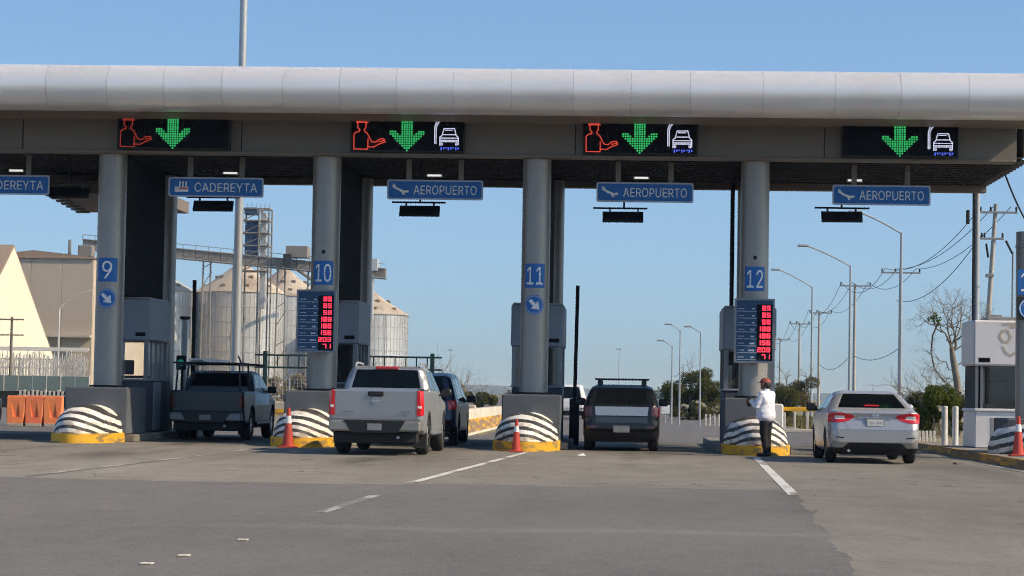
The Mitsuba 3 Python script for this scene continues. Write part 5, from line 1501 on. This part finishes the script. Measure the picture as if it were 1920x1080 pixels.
# ------------------------------------------------------------------ trees, bushes, grass
def leaf_cards(centres, sizes, n, leaf, squash=0.8, seed=0):
    g = np.random.default_rng(seed)
    c = np.asarray(centres, float)
    s = np.asarray(sizes, float)
    i = g.choice(len(c), n, p=s ** 2 / (s ** 2).sum())
    u = g.normal(size=(n, 3))
    u /= np.linalg.norm(u, axis=1, keepdims=True)
    p = c[i] + u * (s[i] * g.uniform(0.35, 1.0, n) ** 0.5)[:, None] * np.array([1, 1, squash])
    a = g.normal(size=(n, 3))
    a /= np.linalg.norm(a, axis=1, keepdims=True)
    b = np.cross(a, g.normal(size=(n, 3)))
    b /= np.linalg.norm(b, axis=1, keepdims=True)
    L = leaf * g.uniform(0.6, 1.3, n)[:, None]
    v = np.stack([p - a * L, p + b * L * 0.45, p + a * L, p - b * L * 0.45], 1).reshape(-1, 3)
    v[:, 2] = np.maximum(v[:, 2], 0.01)
    k = np.arange(n)[:, None] * 4
    return trimesh.Trimesh(v, np.vstack([k + [0, 1, 2], k + [0, 2, 3]]), process=False)


def clumps(x, y, z, rx, ry, rz, n, r, seed):
    g = np.random.default_rng(seed)
    u = g.normal(size=(n, 3))
    u /= np.linalg.norm(u, axis=1, keepdims=True)
    u *= g.uniform(0.3, 1.0, n)[:, None] ** 0.6
    return np.array([x, y, z]) + u * np.array([rx, ry, rz]), r * g.uniform(0.6, 1.35, n)


def branches(base, tip, r, depth, g, spread=0.6, out=None, n=3):
    out = [] if out is None else out
    base, tip = np.asarray(base, float), np.asarray(tip, float)
    L = np.linalg.norm(tip - base)
    s = np.linspace(0, 1, 5)
    p = base + (tip - base) * s[:, None]
    p[1:-1] += g.normal(size=(3, 3)) * L * 0.05
    out.append(tube(p, r * (1 - 0.45 * s), 6 if depth > 1 else 4, False))
    if depth > 0:
        for i in range(n):
            t = g.uniform(0.45, 1.0)
            q = p[0] + (p[-1] - p[0]) * t if i else p[-1]
            d = (tip - base) / L + g.normal(size=3) * spread
            d[2] += 0.18
            d /= np.linalg.norm(d)
            branches(q, q + d * L * g.uniform(0.5, 0.85), r * 0.52, depth - 1, g, spread, out, n)
    return out


def tree(name, label, category, x, y, h, cl, leafn, leaf, m, seed, group=None):
    g = np.random.default_rng(seed)
    k = thing(name, label, category, group)
    part(k, 'trunk', tube([(x, y, 0), (x + 0.05, y, h * 0.3), (x - 0.05, y, h * 0.55)], [h * 0.035, h * 0.028, h * 0.02], 8), 'm_bark', 40)
    part(k, 'limbs', cat(branches((x - 0.05, y, h * 0.5), (x + g.normal() * 0.2, y, h * 0.85), h * 0.018, 3, g, 0.9)), 'm_bark')
    part(k, 'crown', leaf_cards(*cl, leafn, leaf, 0.85, seed), m)
    return k


tree('broad_tree', 'dense dark green tree on the right verge left of column 12', 'tree', 3.3, 117, 2.9, tuple(np.concatenate(q) for q in zip(
    clumps(3.3, 117, 1.55, 1.35, 1.3, 0.85, 26, 0.42, 11), clumps(3.7, 117, 2.35, 0.5, 0.6, 0.3, 6, 0.34, 12), clumps(2.3, 116.5, 1.2, 0.45, 0.6, 0.6, 9, 0.36, 13), clumps(4.6, 117, 1.2, 0.5, 0.7, 0.8, 8, 0.4, 14), clumps(3.2, 116.4, 0.4, 1.1, 0.5, 0.3, 10, 0.35, 15))), 26000, 0.055, 'm_leaf', 21)
tree('roadside_tree', 'half bare greyish tree behind the yellow barrier arm', 'tree', 9.3, 116, 2.6, clumps(9.3, 116, 1.5, 0.85, 0.9, 0.75, 14, 0.36, 31), 5200, 0.05, 'm_leaf_dry', 32)
tree('roadside_tree', 'olive bush-like tree just right of column 12', 'tree', 8.1, 113, 2.3, tuple(np.concatenate(q) for q in zip(clumps(8.1, 113, 1.25, 0.65, 0.7, 0.8, 16, 0.34, 41), clumps(8.0, 113, 0.4, 0.7, 0.6, 0.35, 10, 0.3, 42))), 11000, 0.05, 'm_leaf', 43)
k = thing('bare_tree', 'pale bare tree with tangled twigs left of the white booth', 'tree')
g = np.random.default_rng(55)
part(k, 'trunk', tube([(12.0, 80, 0), (11.98, 80, 1.0), (11.9, 80, 2.0), (11.75, 80, 2.8), (11.7, 80, 3.2)], [0.17, 0.15, 0.13, 0.11, 0.085], 10), 'm_bark_pale', True)
lim = []
for tip, r in (((11.3, 80, 3.85), 0.05), ((11.75, 80.2, 4.0), 0.045), ((12.2, 79.9, 3.8), 0.045), ((12.05, 80.3, 3.95), 0.04), ((11.5, 79.7, 4.0), 0.04), ((12.4, 80, 3.5), 0.032)):
    lim += branches((11.72, 80, 3.05), tip, r, 5, g, 0.62, None, 3)
for tip, b in (((11.15, 80, 2.8), (11.85, 80, 2.4)), ((11.2, 79.8, 2.2), (11.9, 80, 1.9)), ((12.5, 80, 3.0), (11.85, 80, 2.5))):
    lim += branches(b, tip, 0.026, 4, g, 0.75, None, 3)
part(k, 'branch', cat(lim), 'm_bark_pale', kind='stuff')
part(k, 'hanging_vine', tube([(11.25, 79.9, 4.2), (11.0, 79.9, 3.6), (10.95, 79.9, 3.0), (11.08, 79.9, 2.4), (11.4, 79.9, 2.0), (11.8, 79.9, 1.7)], 0.035, 6), 'm_bark', True)
part(k, 'leaf_tuft', leaf_cards(*clumps(11.05, 79.8, 4.15, 0.18, 0.2, 0.22, 4, 0.14, 57), 160, 0.055, 0.8, 58), 'm_leaf_bright')


def bush(name, label, x, y, z, rx, ry, rz, n, r, cards, leaf, m, seed, category='bush', group=None):
    k = thing(name, label, category, group)
    g = np.random.default_rng(seed)
    part(k, 'stems', cat(*[branches((x + g.normal() * rx * 0.25, y, 0), (x + g.normal() * rx * 0.5, y + g.normal() * 0.2, z + rz * 0.5), 0.03, 2, g, 0.6) for _ in range(4)]), 'm_bark')
    part(k, 'foliage', leaf_cards(*clumps(x, y, z, rx, ry, rz, n, r, seed), cards, leaf, 0.85, seed), m)


bush('leafy_bush', 'bright green bush right of the silver sedan', 10.55, 75, 1.15, 0.5, 0.5, 0.6, 14, 0.26, 5200, 0.055, 'm_leaf_bright', 61)
bush('shaded_bush', 'dark dense bush low beside the bright green one', 10.1, 76, 0.75, 0.75, 0.5, 0.6, 16, 0.28, 7000, 0.055, 'm_leaf', 62)
bush('shaded_bush', 'dark bush at the foot of the bare tree', 11.3, 76.5, 0.8, 0.5, 0.5, 0.7, 12, 0.28, 4200, 0.055, 'm_leaf', 63)
bush('roadside_bush', 'olive bushes behind the yellow barrier arm', 10.2, 100, 0.6, 1.1, 0.5, 0.45, 16, 0.3, 5200, 0.055, 'm_leaf_dry', 64)
bush('far_bush', 'dark green bush row right of the dark blue SUV', -9.6, 140, 0.85, 1.6, 0.7, 0.4, 18, 0.34, 6500, 0.07, 'm_leaf', 65)
bush('far_bush', 'dark green bush between the concrete barrier and column 11', -7.4, 150, 0.8, 1.2, 0.7, 0.4, 14, 0.34, 4500, 0.07, 'm_leaf', 66)
for i in range(7):
    bush('scrub_bush', 'brown leafless scrub behind the wire mesh fence', -16.0 + i * 1.35, 96 + (i % 3), 1.0, 0.85, 0.6, 0.75 + 0.15 * (i % 2), 12, 0.34, 9000, 0.06, 'm_scrub', 70 + i, group='brown scrub behind the wire mesh fence')
g = np.random.default_rng(90)
n = 9000
gx = np.concatenate([g.uniform(7.2, 14, n // 2), g.uniform(1.2, 6.5, n // 4), g.uniform(-16, -5.2, n // 4)])
gy = np.concatenate([g.uniform(80.6, 112, n // 2), g.uniform(100, 125, n // 4), g.uniform(86, 112, n // 4)])
keep = (gx > 7.15) | (gx < -5.5) | (gy > 99)
gx, gy = gx[keep], gy[keep]
gx = np.where((gx > -5.5) & (gx < 6.6), gx * 0.0 + g.uniform(7.0, 12, len(gx)), gx)
hh, ww = g.uniform(0.1, 0.42, len(gx)), g.uniform(0.03, 0.09, len(gx))
an = g.uniform(0, PI, len(gx))
v = np.stack([np.stack([gx - ww * np.cos(an), gy - ww * np.sin(an), gx * 0 + 0.0], -1), np.stack([gx + ww * np.cos(an), gy + ww * np.sin(an), gx * 0], -1), np.stack([gx + g.normal(size=len(gx)) * 0.08, gy, hh], -1)], 1).reshape(-1, 3)
one('dry_grass', trimesh.Trimesh(v, np.arange(len(v)).reshape(-1, 3), process=False), 'm_grass', 'dry yellowish grass on the verges behind the plaza', 'grass', kind='stuff')
for i in range(26):
    x = -420 + i * 38 + 14 * math.sin(i * 4.7)
    if abs(x / 900 * 4100) > 1500:
        continue
    bush('horizon_tree', 'far dark tree in the line on the horizon', x, 900, 1.6, 15, 5, 1.9, 22, 2.4, 700, 0.9, 'm_leaf', 120 + i, 'tree', 'far trees on the horizon')
one('paper_scrap', tm(m3.Manifold.hull_points(np.array([(-1.02, 44.9, 0.005), (-0.84, 44.95, 0.006), (-0.9, 45.1, 0.05), (-1.0, 45.15, 0.005), (-0.86, 45.2, 0.02)]))), 'm_white', 'scrap of white litter on the concrete before the black crossover', 'litter')
one('dark_scrap', tm(m3.Manifold.hull_points(np.array([(6.42, 43.6, 0.005), (6.52, 43.62, 0.006), (6.47, 43.66, 0.05), (6.44, 43.75, 0.04), (6.5, 43.72, 0.005)]))), 'm_blackmatte', 'small dark lump on the ground right of the silver sedan', 'litter')

# ------------------------------------------------------------------ thin haze over the plain
scene['air'] = {'type': 'homogeneous', 'albedo': rgb(0.95, 0.96, 0.97), 'sigma_t': rgb(*HAZE)}
scene['haze'] = {'type': 'cube', 'to_world': TF().translate([0, 3000, 16.5]).scale([3500, 3600, 17.5]), 'bsdf': {'type': 'null'}, 'interior': {'type': 'ref', 'id': 'air'}}
scene['camera']['medium'] = {'type': 'ref', 'id': 'air'}
labels['haze'] = {'kind': 'stuff', 'label': 'thin pale haze over the plain', 'category': 'haze'}
